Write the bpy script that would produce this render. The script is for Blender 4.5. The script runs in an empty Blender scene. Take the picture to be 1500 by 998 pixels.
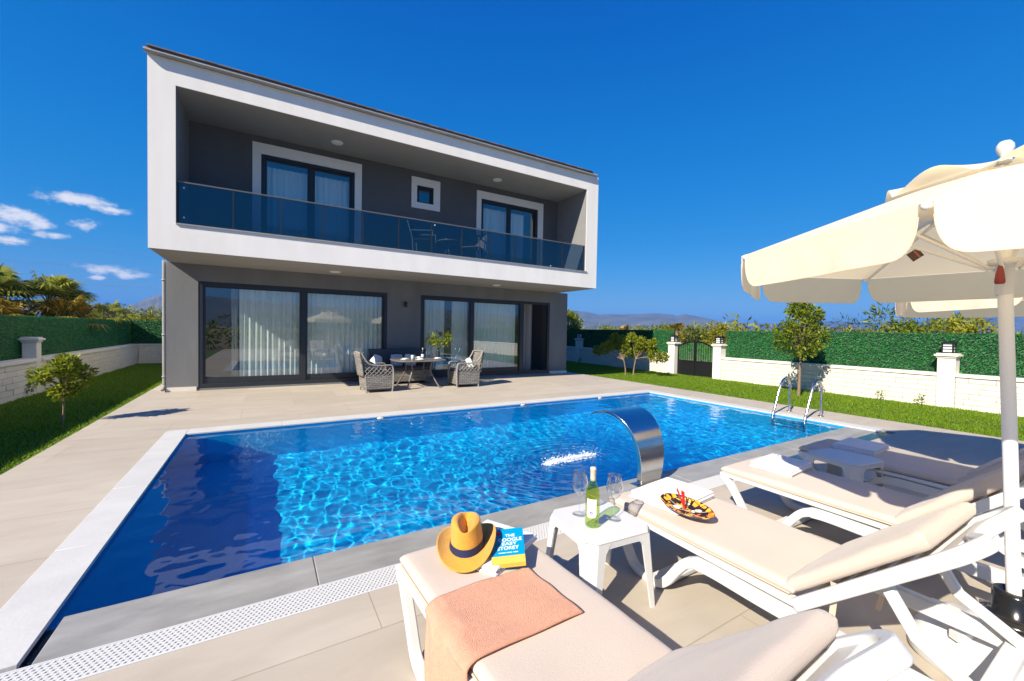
import bpy, bmesh, math, random
import numpy as np
from mathutils import Matrix, Vector, Euler
S = bpy.context.scene
C = S.collection
PI = math.pi
random.seed(7)
# ------------------------------------------------------------------ camera, sky, sun, exposure
yaw, pit, rol = 0.5425248, -0.02438176, 0.01842371
F_ = Vector((math.sin(yaw)*math.cos(pit), math.cos(yaw)*math.cos(pit), math.sin(pit)))
R_ = Vector((math.cos(yaw), -math.sin(yaw), 0)); U_ = R_.cross(F_)
R2 = R_*math.cos(rol)+U_*math.sin(rol); U2 = -R_*math.sin(rol)+U_*math.cos(rol)
cam = bpy.data.objects.new('camera', bpy.data.cameras.new('camera')); C.objects.link(cam)
cam.matrix_world = Matrix(((R2.x, U2.x, -F_.x, 0), (R2.y, U2.y, -F_.y, 0), (R2.z, U2.z, -F_.z, 1.5), (0, 0, 0, 1)))
cam.data.sensor_width = 36; cam.data.lens = 601.533/1500*36
cam.data.clip_start = 0.05; cam.data.clip_end = 20000
S.camera = cam
SUN = Vector((-1, -.36, .79)).normalized()
w = bpy.data.worlds.new('World'); S.world = w; w.use_nodes = True
wn = w.node_tree; N = wn.nodes; bg = N['Background']
sky = N.new('ShaderNodeTexSky'); sky.sky_type = 'NISHITA'; sky.sun_disc = False
sky.sun_elevation = math.asin(SUN.z); sky.sun_rotation = math.atan2(SUN.x, SUN.y)
sky.air_density = 1.0; sky.dust_density = 0.2; sky.ozone_density = 4.0; sky.altitude = 100
hsv = N.new('ShaderNodeHueSaturation'); hsv.inputs['Saturation'].default_value = 1.33; hsv.inputs['Value'].default_value = 1.0; hsv.inputs['Hue'].default_value = .505
wn.links.new(sky.outputs[0], hsv.inputs['Color'])
SKYSTR = 0.10
bg.inputs[1].default_value = SKYSTR
def wmath(op, a, b=None, c=None):
    n = N.new('ShaderNodeMath'); n.operation = op
    for i, v in enumerate((a, b, c)):
        if v is None: continue
        if isinstance(v, (int, float)): n.inputs[i].default_value = v
        else: wn.links.new(v, n.inputs[i])
    return n.outputs[0]
tc = N.new('ShaderNodeTexCoord'); sep = N.new('ShaderNodeSeparateXYZ'); wn.links.new(tc.outputs['Generated'], sep.inputs[0])
az = wmath('MULTIPLY', wmath('ARCTAN2', sep.outputs[0], sep.outputs[1]), 180/PI)
el = wmath('MULTIPLY', wmath('ARCSINE', sep.outputs[2]), 180/PI)
nz = N.new('ShaderNodeTexNoise'); nz.inputs['Scale'].default_value = 34; nz.inputs['Detail'].default_value = 8; nz.inputs['Roughness'].default_value = .62
mp = N.new('ShaderNodeMapping'); mp.inputs['Scale'].default_value = (1, 1, 1.7); wn.links.new(tc.outputs['Generated'], mp.inputs[0]); wn.links.new(mp.outputs[0], nz.inputs['Vector'])
nval = wmath('MULTIPLY', wmath('SUBTRACT', nz.outputs[0], .5), 3.4)
best = None
for (ca, ce, ra, re) in [(-15.3, 11.6, 2.6, .62), (-13.6, 11.1, 1.6, .4), (-19.0, 9.2, 2.0, .7), (-17.9, 8.8, 1.2, .5), (-20.6, 8.0, 1.6, .6), (-15.3, 9.2, 1.3, .5), (-13.0, 5.3, 2.4, .5), (-12.2, 4.9, 1.2, .35),
                         (-19.7, 7.1, 1.5, .45), (-17.2, 8.0, 1.0, .4), (-14.2, 4.4, .6, .2), (-24, 8, 2.5, 1), (-30, 11, 4, 1.2), (-38, 7, 5, 1.5)]:
    dx = wmath('DIVIDE', wmath('SUBTRACT', az, ca), ra); dy = wmath('DIVIDE', wmath('SUBTRACT', el, ce), re)
    d = wmath('SQRT', wmath('ADD', wmath('MULTIPLY', dx, dx), wmath('MULTIPLY', dy, dy)))
    v = wmath('SUBTRACT', 1.0, d)
    best = v if best is None else wmath('MAXIMUM', best, v)
cl = N.new('ShaderNodeMapRange'); cl.interpolation_type = 'SMOOTHSTEP'
wn.links.new(wmath('ADD', best, nval), cl.inputs[0]); cl.inputs[1].default_value = -.25; cl.inputs[2].default_value = .95; cl.inputs[4].default_value = .92
mx = N.new('ShaderNodeMix'); mx.data_type = 'RGBA'
rp = N.new('ShaderNodeValToRGB'); rp.color_ramp.interpolation = 'B_SPLINE'
el01 = wmath('DIVIDE', el, 90.0); wn.links.new(el01, rp.inputs[0])
EL = [(0, (.12, .26, .50)), (.05, (.06, .25, .54)), (.08, (.025, .245, .58)), (.13, (.0, .215, .58)), (.26, (.0, .165, .55)), (.42, (.0, .10, .48)), (.62, (.0, .065, .40)), (1, (.0, .04, .34))]
e_ = rp.color_ramp.elements; e_[0].color = (*EL[0][1], 1); e_[1].color = (*EL[-1][1], 1)
for p_, c_ in EL[1:-1]: q_ = e_.new(p_); q_.color = (*c_, 1)
sc1 = N.new('ShaderNodeVectorMath'); sc1.operation = 'SCALE'; wn.links.new(rp.outputs[0], sc1.inputs[0]); sc1.inputs['Scale'].default_value = 5.0
sc2 = N.new('ShaderNodeVectorMath'); sc2.operation = 'SCALE'; wn.links.new(hsv.outputs[0], sc2.inputs[0]); sc2.inputs['Scale'].default_value = .20
ad2 = N.new('ShaderNodeVectorMath'); ad2.operation = 'ADD'; wn.links.new(sc1.outputs[0], ad2.inputs[0]); wn.links.new(sc2.outputs[0], ad2.inputs[1])
wn.links.new(cl.outputs[0], mx.inputs[0]); wn.links.new(ad2.outputs[0], mx.inputs[6]); mx.inputs[7].default_value = (5.2, 5.2, 5.4, 1)
wn.links.new(mx.outputs[2], bg.inputs[0])
L = bpy.data.lights.new('sun', 'SUN'); L.energy = 5.0; L.angle = math.radians(.53); L.color = (1, .92, .77)
lo = bpy.data.objects.new('sun', L); C.objects.link(lo); lo.rotation_euler = SUN.to_track_quat('Z', 'Y').to_euler()
L.cycles.is_caustics_light = True
S.view_settings.view_transform = 'Standard'; S.view_settings.look = 'None'; S.view_settings.exposure = 0.84; S.view_settings.gamma = 1
S.cycles.use_denoising = True
S.cycles.max_bounces = 10; S.cycles.transparent_max_bounces = 24; S.cycles.transmission_bounces = 10

# ------------------------------------------------------------------ helpers
MATS = {}
def mat(name, col, rough=.6, var=0.0, vscale=4, bump=0.0, bscale=60, metal=0.0, spec=.5, coat=0, detail=4, stretch=(1, 1, 1), island=0.0, sheen=0):
    if name in MATS: return MATS[name]
    m = bpy.data.materials.new(name); m.use_nodes = True; t = m.node_tree; n = t.nodes; b = n['Principled BSDF']
    b.inputs['Base Color'].default_value = (*col, 1); b.inputs['Roughness'].default_value = rough; b.inputs['Metallic'].default_value = metal
    b.inputs['Specular IOR Level'].default_value = spec; b.inputs['Coat Weight'].default_value = coat
    if sheen: b.inputs['Sheen Weight'].default_value = sheen
    tcn = n.new('ShaderNodeTexCoord'); mpn = n.new('ShaderNodeMapping'); mpn.inputs['Scale'].default_value = stretch
    t.links.new(tcn.outputs['Object'], mpn.inputs[0])
    if var or island:
        fac = None
        if var:
            z = n.new('ShaderNodeTexNoise'); z.inputs['Scale'].default_value = vscale; z.inputs['Detail'].default_value = detail; z.inputs['Roughness'].default_value = .6
            t.links.new(mpn.outputs[0], z.inputs['Vector'])
            r = n.new('ShaderNodeMapRange'); r.inputs[1].default_value = .3; r.inputs[2].default_value = .7; r.inputs[3].default_value = 1-var; r.inputs[4].default_value = 1+var
            t.links.new(z.outputs[0], r.inputs[0]); fac = r.outputs[0]
        if island:
            g = n.new('ShaderNodeNewGeometry'); r2 = n.new('ShaderNodeMapRange'); r2.inputs[3].default_value = 1-island; r2.inputs[4].default_value = 1+island
            t.links.new(g.outputs['Random Per Island'], r2.inputs[0])
            if fac is None: fac = r2.outputs[0]
            else:
                q = n.new('ShaderNodeMath'); q.operation = 'MULTIPLY'; t.links.new(fac, q.inputs[0]); t.links.new(r2.outputs[0], q.inputs[1]); fac = q.outputs[0]
        vm = n.new('ShaderNodeVectorMath'); vm.operation = 'SCALE'; vm.inputs[0].default_value = col
        t.links.new(fac, vm.inputs['Scale']); t.links.new(vm.outputs[0], b.inputs['Base Color'])
    if bump:
        z = n.new('ShaderNodeTexNoise'); z.inputs['Scale'].default_value = bscale; z.inputs['Detail'].default_value = 5
        t.links.new(mpn.outputs[0], z.inputs['Vector'])
        bp = n.new('ShaderNodeBump'); bp.inputs['Strength'].default_value = bump; bp.inputs['Distance'].default_value = .01
        t.links.new(z.outputs[0], bp.inputs['Height']); t.links.new(bp.outputs[0], b.inputs['Normal'])
    MATS[name] = m; return m
def leafmat(name, c1, c2, trans=.35, c3=None):
    if name in MATS: return MATS[name]
    m = bpy.data.materials.new(name); m.use_nodes = True; t = m.node_tree; n = t.nodes; n.clear()
    g = n.new('ShaderNodeNewGeometry'); cr = n.new('ShaderNodeValToRGB'); e = cr.color_ramp.elements
    e[0].color = (*c1, 1); e[1].color = (*c2, 1)
    if c3: x = e.new(.85); x.color = (*c3, 1); e[1].position = 1 if False else e[1].position
    t.links.new(g.outputs['Random Per Island'], cr.inputs[0])
    d = n.new('ShaderNodeBsdfPrincipled'); d.inputs['Roughness'].default_value = .5; d.inputs['Specular IOR Level'].default_value = .35
    tr = n.new('ShaderNodeBsdfTranslucent'); t.links.new(cr.outputs[0], d.inputs['Base Color']); t.links.new(cr.outputs[0], tr.inputs[0])
    a = n.new('ShaderNodeMixShader'); a.inputs[0].default_value = trans; t.links.new(d.outputs[0], a.inputs[1]); t.links.new(tr.outputs[0], a.inputs[2])
    o = n.new('ShaderNodeOutputMaterial'); t.links.new(a.outputs[0], o.inputs[0]); MATS[name] = m; return m
def panemat(name, tint, refl=.0, rough=0.0, ior=1.5):
    if name in MATS: return MATS[name]
    m = bpy.data.materials.new(name); m.use_nodes = True; t = m.node_tree; n = t.nodes; n.clear()
    tr = n.new('ShaderNodeBsdfTransparent'); tr.inputs[0].default_value = (*tint, 1)
    gl = n.new('ShaderNodeBsdfGlossy'); gl.inputs['Roughness'].default_value = rough
    lw = n.new('ShaderNodeLayerWeight'); lw.inputs[0].default_value = .5; pw = n.new('ShaderNodeMath'); pw.operation = 'POWER'; pw.inputs[1].default_value = 4.2; t.links.new(lw.outputs['Facing'], pw.inputs[0])
    f0 = ((ior-1)/(ior+1))**2*1.9+refl; ad = n.new('ShaderNodeMath'); ad.operation = 'MULTIPLY_ADD'; ad.use_clamp = True; ad.inputs[1].default_value = .75; ad.inputs[2].default_value = f0; t.links.new(pw.outputs[0], ad.inputs[0])
    a = n.new('ShaderNodeMixShader'); t.links.new(ad.outputs[0], a.inputs[0]); t.links.new(tr.outputs[0], a.inputs[1]); t.links.new(gl.outputs[0], a.inputs[2])
    o = n.new('ShaderNodeOutputMaterial'); t.links.new(a.outputs[0], o.inputs[0]); MATS[name] = m; return m
def clothmat(name, col, tcol, f=.4, bump=.15, bscale=250):
    if name in MATS: return MATS[name]
    m = bpy.data.materials.new(name); m.use_nodes = True; t = m.node_tree; n = t.nodes; n.clear()
    d = n.new('ShaderNodeBsdfDiffuse'); d.inputs[0].default_value = (*col, 1); tr = n.new('ShaderNodeBsdfTranslucent'); tr.inputs[0].default_value = (*tcol, 1)
    z = n.new('ShaderNodeTexNoise'); z.inputs['Scale'].default_value = bscale; tcn = n.new('ShaderNodeTexCoord'); t.links.new(tcn.outputs['Object'], z.inputs['Vector'])
    z2 = n.new('ShaderNodeTexNoise'); z2.inputs['Scale'].default_value = 9; z2.inputs['Detail'].default_value = 3; t.links.new(tcn.outputs['Object'], z2.inputs['Vector'])
    bp = n.new('ShaderNodeBump'); bp.inputs['Strength'].default_value = bump; bp.inputs['Distance'].default_value = .002; t.links.new(z.outputs[0], bp.inputs['Height'])
    b2 = n.new('ShaderNodeBump'); b2.inputs['Strength'].default_value = .35; b2.inputs['Distance'].default_value = .02; t.links.new(z2.outputs[0], b2.inputs['Height']); t.links.new(bp.outputs[0], b2.inputs['Normal'])
    t.links.new(b2.outputs[0], d.inputs['Normal'])
    a = n.new('ShaderNodeMixShader'); a.inputs[0].default_value = f; t.links.new(d.outputs[0], a.inputs[1]); t.links.new(tr.outputs[0], a.inputs[2])
    o = n.new('ShaderNodeOutputMaterial'); t.links.new(a.outputs[0], o.inputs[0]); MATS[name] = m; return m

class MB:
    def __init__(s): s.v = []; s.f = []; s.sm = []
    def add(s, v, f, smooth=False, M=None):
        o = len(s.v)
        if M is not None: v = [M @ Vector(p) for p in v]
        s.v += [tuple(p) for p in v]; s.f += [tuple(i+o for i in q) for q in f]; s.sm += [smooth]*len(f); return s
    def box(s, a, b, M=None):
        x0, y0, z0 = a; x1, y1, z1 = b
        return s.add([(x0, y0, z0), (x1, y0, z0), (x1, y1, z0), (x0, y1, z0), (x0, y0, z1), (x1, y0, z1), (x1, y1, z1), (x0, y1, z1)],
              [(0, 3, 2, 1), (4, 5, 6, 7), (0, 1, 5, 4), (1, 2, 6, 5), (2, 3, 7, 6), (3, 0, 4, 7)], M=M)
    def tube(s, path, r, n=10, cap=True, M=None, flat=None):
        P = [Vector(p) for p in path]; rs = r if isinstance(r, (list, tuple)) else [r]*len(P); V = []; Fc = []
        up = None
        for i, p in enumerate(P):
            t = (P[min(i+1, len(P)-1)]-P[max(i-1, 0)]).normalized()
            if t.length < .5: t = tl
            tl = t
            if up is None: up = Vector((0, 0, 1)) if abs(t.z) < .9 else Vector((1, 0, 0))
            a = t.cross(up).normalized(); b = a.cross(t).normalized(); up = b
            for k in range(n):
                c, q = math.cos(2*PI*k/n), math.sin(2*PI*k/n)
                V.append(p + a*c*rs[i]*(flat[0] if flat else 1)+b*q*rs[i]*(flat[1] if flat else 1))
        for i in range(len(P)-1):
            for k in range(n): Fc.append((i*n+k, i*n+(k+1) % n, (i+1)*n+(k+1) % n, (i+1)*n+k))
        s.add(V, Fc, True, M)
        if cap: s.add(V[:n], [tuple(range(n))[::-1]], False, M); s.add(V[-n:], [tuple(range(n))], False, M)
        return s
    def lathe(s, prof, n=24, M=None, smooth=True, closed=False):
        V = []; Fc = []
        for r, z in prof:
            for k in range(n): V.append((r*math.cos(2*PI*k/n), r*math.sin(2*PI*k/n), z))
        for i in range(len(prof)-1):
            for k in range(n): Fc.append((i*n+k, i*n+(k+1) % n, (i+1)*n+(k+1) % n, (i+1)*n+k))
        s.add(V, Fc, smooth, M)
        if closed: s.add(V[:n], [tuple(range(n))[::-1]], False, M); s.add(V[-n:], [tuple(range(n))], False, M)
        return s
    def strip(s, path, wd, x0, x1, M=None):
        # a ribbon in the (y,z) plane, given width(s), extruded from x0 to x1
        P = [Vector((0, *p)) for p in path]; ws = wd if isinstance(wd, (list, tuple)) else [wd]*len(P); V = []; Fc = []
        for i, p in enumerate(P):
            t = (P[min(i+1, len(P)-1)]-P[max(i-1, 0)]).normalized(); nn = Vector((0, -t.z, t.y))*ws[i]/2
            for x in (x0, x1):
                for sg in (-1, 1): q = p+nn*sg; V.append((x, q.y, q.z))
        for i in range(len(P)-1):
            a = i*4; b = a+4
            Fc += [(a, b, b+1, a+1), (a+2, a+3, b+3, b+2), (a, a+2, b+2, b), (a+1, b+1, b+3, a+3)]
        e = (len(P)-1)*4; Fc += [(0, 1, 3, 2), (e, e+2, e+3, e+1)]
        return s.add(V, Fc, False, M)
    def grid(s, nu, nv, fn, smooth=True, M=None):
        V = [fn(i/nu, j/nv) for j in range(nv+1) for i in range(nu+1)]
        Fc = [(j*(nu+1)+i, j*(nu+1)+i+1, (j+1)*(nu+1)+i+1, (j+1)*(nu+1)+i) for j in range(nv) for i in range(nu)]
        return s.add(V, Fc, smooth, M)
    def build(s, name, m, parent=None, bevel=0, seg=2, fix=True, sub=0):
        me = bpy.data.meshes.new(name); me.from_pydata(s.v, [], s.f); me.materials.append(m)
        me.polygons.foreach_set('use_smooth', s.sm)
        o = bpy.data.objects.new(name, me); C.objects.link(o)
        if parent: o.parent = parent
        if fix:
            bm = bmesh.new(); bm.from_mesh(me); bmesh.ops.recalc_face_normals(bm, faces=bm.faces); bm.to_mesh(me); bm.free()
        if bevel:
            b = o.modifiers.new('bevel', 'BEVEL'); b.width = bevel; b.segments = seg; b.limit_method = 'ANGLE'; b.angle_limit = math.radians(35)
            b.harden_normals = False
            me.polygons.foreach_set('use_smooth', [True]*len(me.polygons))
            try: me.set_sharp_from_angle(angle=math.radians(45))
            except Exception: pass
        if sub:
            q = o.modifiers.new('sub', 'SUBSURF'); q.levels = sub; q.render_levels = sub
        return o
def npmesh(name, V, Fc, m, parent=None, smooth=False):
    me = bpy.data.meshes.new(name); V = np.asarray(V, np.float32); Fc = np.asarray(Fc, np.int32); k = Fc.shape[1]
    me.vertices.add(len(V)); me.vertices.foreach_set('co', V.ravel()); me.loops.add(Fc.size); me.loops.foreach_set('vertex_index', Fc.ravel())
    me.polygons.add(len(Fc)); me.polygons.foreach_set('loop_start', np.arange(0, Fc.size, k, dtype=np.int32)); me.polygons.foreach_set('loop_total', np.full(len(Fc), k, np.int32))
    if smooth: me.polygons.foreach_set('use_smooth', np.ones(len(Fc), bool))
    me.update(); me.validate(); me.materials.append(m); o = bpy.data.objects.new(name, me); C.objects.link(o)
    if parent: o.parent = parent
    return o
def tag(o, label, cat, group=None, kind=None):
    if label: o['label'] = label
    if cat: o['category'] = cat
    if group: o['group'] = group
    if kind: o['kind'] = kind
    return o
def thing(name, label, cat, loc=(0, 0, 0), rz=0, group=None):
    o = bpy.data.objects.new(name, None); C.objects.link(o); o.location = loc; o.rotation_euler = (0, 0, rz); o.empty_display_size = .1
    return tag(o, label, cat, group)
def struct(o, kind='structure'): o['kind'] = kind; return o
def dup(root, loc, rz, label=None):
    r = root.copy(); C.objects.link(r); r.location = loc; r.rotation_euler = (0, 0, rz)
    if label: r['label'] = label
    for ch in list(root.children):
        c = ch.copy(); C.objects.link(c); c.parent = r
        for g in list(ch.children):
            d = g.copy(); C.objects.link(d); d.parent = c
    return r
def smooth_path(P, n=6):
    # Catmull-Rom through points
    P = [Vector(p) for p in P]; out = []
    for i in range(len(P)-1):
        a = P[max(i-1, 0)]; b = P[i]; c = P[i+1]; d = P[min(i+2, len(P)-1)]
        for k in range(n):
            t = k/n; out.append(.5*((2*b)+(c-a)*t+(2*a-5*b+4*c-d)*t*t+(3*b-a-3*c+d)*t**3))
    out.append(P[-1]); return out

# ------------------------------------------------------------------ materials
M_white = mat('white_plaster', (.86, .815, .76), .85, var=.055, vscale=1.5, stretch=(1.6, 1.6, .35), detail=9, bump=.10, bscale=35)
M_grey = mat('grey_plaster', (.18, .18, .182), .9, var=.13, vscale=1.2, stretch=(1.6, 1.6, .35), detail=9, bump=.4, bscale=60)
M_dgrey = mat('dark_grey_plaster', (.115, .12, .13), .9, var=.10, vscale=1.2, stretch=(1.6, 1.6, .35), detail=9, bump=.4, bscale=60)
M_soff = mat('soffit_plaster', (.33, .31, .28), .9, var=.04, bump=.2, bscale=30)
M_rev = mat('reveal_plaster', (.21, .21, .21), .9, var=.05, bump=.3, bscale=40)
M_frame = mat('anthracite_aluminium', (.018, .022, .03), .4)
M_trim = mat('white_trim', (.84, .84, .83), .7, var=.03, bump=.1)
M_glass = panemat('window_glass', (.93, .98, .98), .05)
M_glass2 = panemat('upper_window_glass', (.93, .98, 1.0), .05)
M_rail = panemat('navy_tinted_glass', (.40, .47, .54), .02)
M_black = mat('black_plastic', (.012, .012, .013), .35)
M_chrome = mat('stainless_steel', (.62, .61, .60), .2, metal=1, bump=.02, bscale=8)
M_plast = mat('white_resin', (.63, .625, .61), .38, var=.02, bump=.06, bscale=120)
M_cush = mat('cream_pink_canvas', (.565, .47, .395), .9, var=.04, vscale=3, bump=.25, bscale=300, sheen=.15)
M_cushe = mat('cream_canvas_strap', (.6, .47, .36), .9, bump=.2, bscale=300)
M_towel = mat('white_terry', (.8, .8, .81), .95, bump=.7, bscale=260, sheen=.3)
M_peach = mat('peach_terry', (.80, .37, .215), .97, var=.09, vscale=60, bump=1.0, bscale=330, sheen=.3)
M_gutter = mat('zinc', (.30, .29, .28), .55, var=.12, vscale=5)
M_room = mat('room_paint', (.35, .33, .3), .9)
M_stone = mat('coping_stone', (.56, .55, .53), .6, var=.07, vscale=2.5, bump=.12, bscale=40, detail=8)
M_wood = mat('bark', (.22, .15, .09), .9, var=.25, vscale=20, bump=.8, bscale=60)
M_wall = mat('cream_block', (.72, .66, .56), .85, island=.05, bump=.5, bscale=45)
M_cap = mat('cream_cast_stone', (.74, .69, .6), .8, var=.04, bump=.2, bscale=50)
M_joint = mat('block_joint', (.42, .38, .32), .9)

def deck_material():
    m = bpy.data.materials.new('travertine_tiles'); m.use_nodes = True; t = m.node_tree; n = t.nodes; b = n['Principled BSDF']
    tcn = n.new('ShaderNodeTexCoord'); mpn = n.new('ShaderNodeMapping'); mpn.inputs['Location'].default_value = (.33, -.37, 0); t.links.new(tcn.outputs['Object'], mpn.inputs[0])
    br = n.new('ShaderNodeTexBrick'); br.offset = .5; br.offset_frequency = 2; br.inputs['Scale'].default_value = 1; br.inputs['Brick Width'].default_value = 1.68; br.inputs['Row Height'].default_value = .84
    br.inputs['Mortar Size'].default_value = .003; br.inputs['Mortar Smooth'].default_value = .3; br.inputs['Color1'].default_value = (.93, .925, .92, 1); br.inputs['Color2'].default_value = (1.06, 1.06, 1.06, 1); br.inputs['Mortar'].default_value = (.76, .72, .66, 1)
    t.links.new(mpn.outputs[0], br.inputs['Vector'])
    mp2 = n.new('ShaderNodeMapping'); mp2.inputs['Scale'].default_value = (.5, 1.5, 1); t.links.new(tcn.outputs['Object'], mp2.inputs[0])
    z = n.new('ShaderNodeTexNoise'); z.inputs['Scale'].default_value = 2.6; z.inputs['Detail'].default_value = 9; z.inputs['Roughness'].default_value = .62; z.inputs['Distortion'].default_value = .6; t.links.new(mp2.outputs[0], z.inputs['Vector'])
    cr = n.new('ShaderNodeValToRGB'); e = cr.color_ramp.elements; e[0].position = .3; e[0].color = (.425, .365, .295, 1); e[1].position = .7; e[1].color = (.50, .44, .36, 1)
    t.links.new(z.outputs[0], cr.inputs[0])
    mxn = n.new('ShaderNodeMix'); mxn.data_type = 'RGBA'; mxn.blend_type = 'MULTIPLY'; mxn.inputs[0].default_value = 1; t.links.new(cr.outputs[0], mxn.inputs[6]); t.links.new(br.outputs[0], mxn.inputs[7])
    t.links.new(mxn.outputs[2], b.inputs['Base Color']); b.inputs['Roughness'].default_value = .62; b.inputs['Specular IOR Level'].default_value = .35
    z2 = n.new('ShaderNodeTexNoise'); z2.inputs['Scale'].default_value = 90; z2.inputs['Detail'].default_value = 4; t.links.new(tcn.outputs['Object'], z2.inputs['Vector'])
    bp = n.new('ShaderNodeBump'); bp.inputs['Strength'].default_value = .12; bp.inputs['Distance'].default_value = .004; t.links.new(z2.outputs[0], bp.inputs['Height'])
    b3 = n.new('ShaderNodeBump'); b3.invert = True; b3.inputs['Strength'].default_value = .6; b3.inputs['Distance'].default_value = .003; t.links.new(br.outputs['Fac'], b3.inputs['Height']); t.links.new(bp.outputs[0], b3.inputs['Normal']); t.links.new(b3.outputs[0], b.inputs['Normal'])
    return m
M_deck = deck_material()

# ------------------------------------------------------------------ terrain
PX0, PX1, PY0, PY1 = -.93, 8.40, 2.95, 7.10
GX0 = 5.22    # where the grating ends and the tiled gutter starts
def sheet(name, x0, x1, y0, y1, z, m, holes=()):
    xs = sorted({x0, x1, *[h[0] for h in holes], *[h[1] for h in holes]}); ys = sorted({y0, y1, *[h[2] for h in holes], *[h[3] for h in holes]})
    b = MB()
    for i in range(len(xs)-1):
        for j in range(len(ys)-1):
            cx, cy = (xs[i]+xs[i+1])/2, (ys[j]+ys[j+1])/2
            if any(h[0] < cx < h[1] and h[2] < cy < h[3] for h in holes): continue
            b.add([(xs[i], ys[j], z), (xs[i+1], ys[j], z), (xs[i+1], ys[j+1], z), (xs[i], ys[j+1], z)], [(0, 1, 2, 3)])
    return b.build(name, m, fix=False)
M_field = mat('dry_field', (.16, .13, .07), .95, var=.3, vscale=.05)
M_lawn = mat('lawn_soil', (.045, .095, .012), .95, var=.3, vscale=3)
g = MB()
gx = [-9000, -60, -2.6, 9.9, 60, 9000]; gy = [-9000, -7.9, 14.6, 60, 9000]
for i in range(5):
    for j in range(4):
        if i == 2 and j == 1: continue
        g.add([(gx[i], gy[j], -.12), (gx[i+1], gy[j], -.12), (gx[i+1], gy[j+1], -.12), (gx[i], gy[j+1], -.12)], [(0, 1, 2, 3)])
struct(g.build('ground', M_field, fix=False))
struct(sheet('lawn', -4.4, 14.2, -6, 21.5, -.05, M_lawn, holes=[(-2.19, 9.64, -7, 14.6)]))
DY1 = 14.6
struct(sheet('deck', -2.2, 9.65, -8, DY1, 0, M_deck, holes=[(PX0, PX1, PY0, PY1), (-1.02, 8.62, 2.37, 2.57), (-1.02, 8.62, 2.57, PY0), (-1.7, 9.1, 11.9, 14.6)]))
e = MB(); e.box((-2.2, -8, -.11), (-2.19, DY1, -.002)); e.box((9.64, -8, -.11), (9.65, DY1, -.002)); struct(e.build('deck_edge', M_stone))
# pool shell: undercut below coping and deck is added so the sun caustics form
M_pool = mat('blue_mosaic', (.0, .50, .88), .3, var=.05, vscale=30)
M_pool.node_tree.nodes['Principled BSDF'].inputs['Roughness'].default_value = .5
D = -1.45; a0, b0 = PX0-1.0, PY0-.62
p = MB()
p.add([(a0, b0, D), (PX1, b0, D), (PX1, PY1, D), (a0, PY1, D)], [(0, 1, 2, 3)])
p.add([(a0, PY1, D), (PX1, PY1, D), (PX1, PY1, -.004), (a0, PY1, -.004)], [(0, 1, 2, 3)])
p.add([(PX1, PY1, D), (PX1, b0, D), (PX1, b0, -.02), (PX1, PY1, -.004)], [(0, 1, 2, 3)])
p.add([(a0, b0, D), (a0, PY1, D), (a0, PY1, -.01), (a0, b0, -.01)], [(0, 1, 2, 3)])
p.add([(a0, b0, D), (PX1, b0, D), (PX1, b0, -.12), (a0, b0, -.12)], [(3, 2, 1, 0)])
po = struct(p.build('pool_basin', M_pool, fix=False)); po.cycles.is_caustics_receiver = True
# water; its unseen margin under the deck is added for the sun caustics
st = .0155; wx0, wx1, wy0, wy1 = a0+.002, PX1-.002, b0+.002, PY1-.002
nx = int((wx1-wx0)/st); ny = int((wy1-wy0)/st)
X, Y = np.meshgrid(np.linspace(wx0, wx1, nx+1), np.linspace(wy0, wy1, ny+1)); rng = np.random.default_rng(5); Z = np.zeros_like(X)
for lam in np.geomspace(.066, .38, 34):
    a = rng.normal(1.2, 1.4); k = 2*PI/lam
    Z += .0020*lam**1.5*np.sin(k*(X*np.cos(a)+Y*np.sin(a))+rng.uniform(0, 6.28)+.8*np.sin(1.7*X+1.1*Y+lam*9))
Rw = np.hypot((X-3.17)/1.15, Y-3.8)
Z += .0028*np.exp(-Rw/.8)*np.sin(2*PI*Rw/.11)+.002*np.exp(-Rw/.5)*np.sin(2*PI*Rw/.07+3*np.arctan2(Y-3.8, X-3.17))
V = np.c_[X.ravel(), Y.ravel(), Z.ravel()-.034]
i = np.arange(nx*ny); r = i//nx; c = i % nx; a = r*(nx+1)+c
M_water = bpy.data.materials.new('pool_water'); M_water.use_nodes = True; t = M_water.node_tree; t.nodes.clear()
gg = t.nodes.new('ShaderNodeBsdfGlass'); gg.inputs['IOR'].default_value = 1.33; gg.inputs['Roughness'].default_value = 0; gg.inputs['Color'].default_value = (.86, .97, 1, 1)
oo = t.nodes.new('ShaderNodeOutputMaterial'); t.links.new(gg.outputs[0], oo.inputs[0])
wo = npmesh('pool_water', V, np.c_[a, a+1, a+nx+2, a+nx+1], M_water, smooth=True); struct(wo); wo.cycles.is_caustics_caster = True
# copings
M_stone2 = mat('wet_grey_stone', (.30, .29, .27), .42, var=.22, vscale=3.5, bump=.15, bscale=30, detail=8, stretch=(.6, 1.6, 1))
b = MB(); xs = np.linspace(-.93, 8.4, 9)
for k in range(8): b.box((xs[k]+.0015, PY1-.012, -.018), (xs[k+1]-.0015, 7.38, .006))
struct(b.build('far_coping', M_stone, bevel=.003))
b = MB(); ys = np.linspace(2.60, 7.38, 5)
for k in range(4): b.box((-1.17, ys[k]+.0015, -.018), (PX0+.012 if k else PX0+.012, ys[k+1]-.0015, .006))
b.box((-1.17, 2.2, -.018), (-1.02, 2.597, .006)); struct(b.build('left_coping', M_stone, bevel=.003))
b = MB(); ys = np.linspace(2.57, 7.38, 5)
for k in range(4): b.box((PX1-.012, ys[k]+.0015, -.018), (8.66, ys[k+1]-.0015, .006))
struct(b.build('right_coping', M_stone, bevel=.003))
b = MB(); xs = np.linspace(-.88, 8.385, 9)
for k in range(8): b.box((xs[k]+.001, 2.575, -.11), (xs[k+1]-.001, PY0+.004, -.012))
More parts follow.
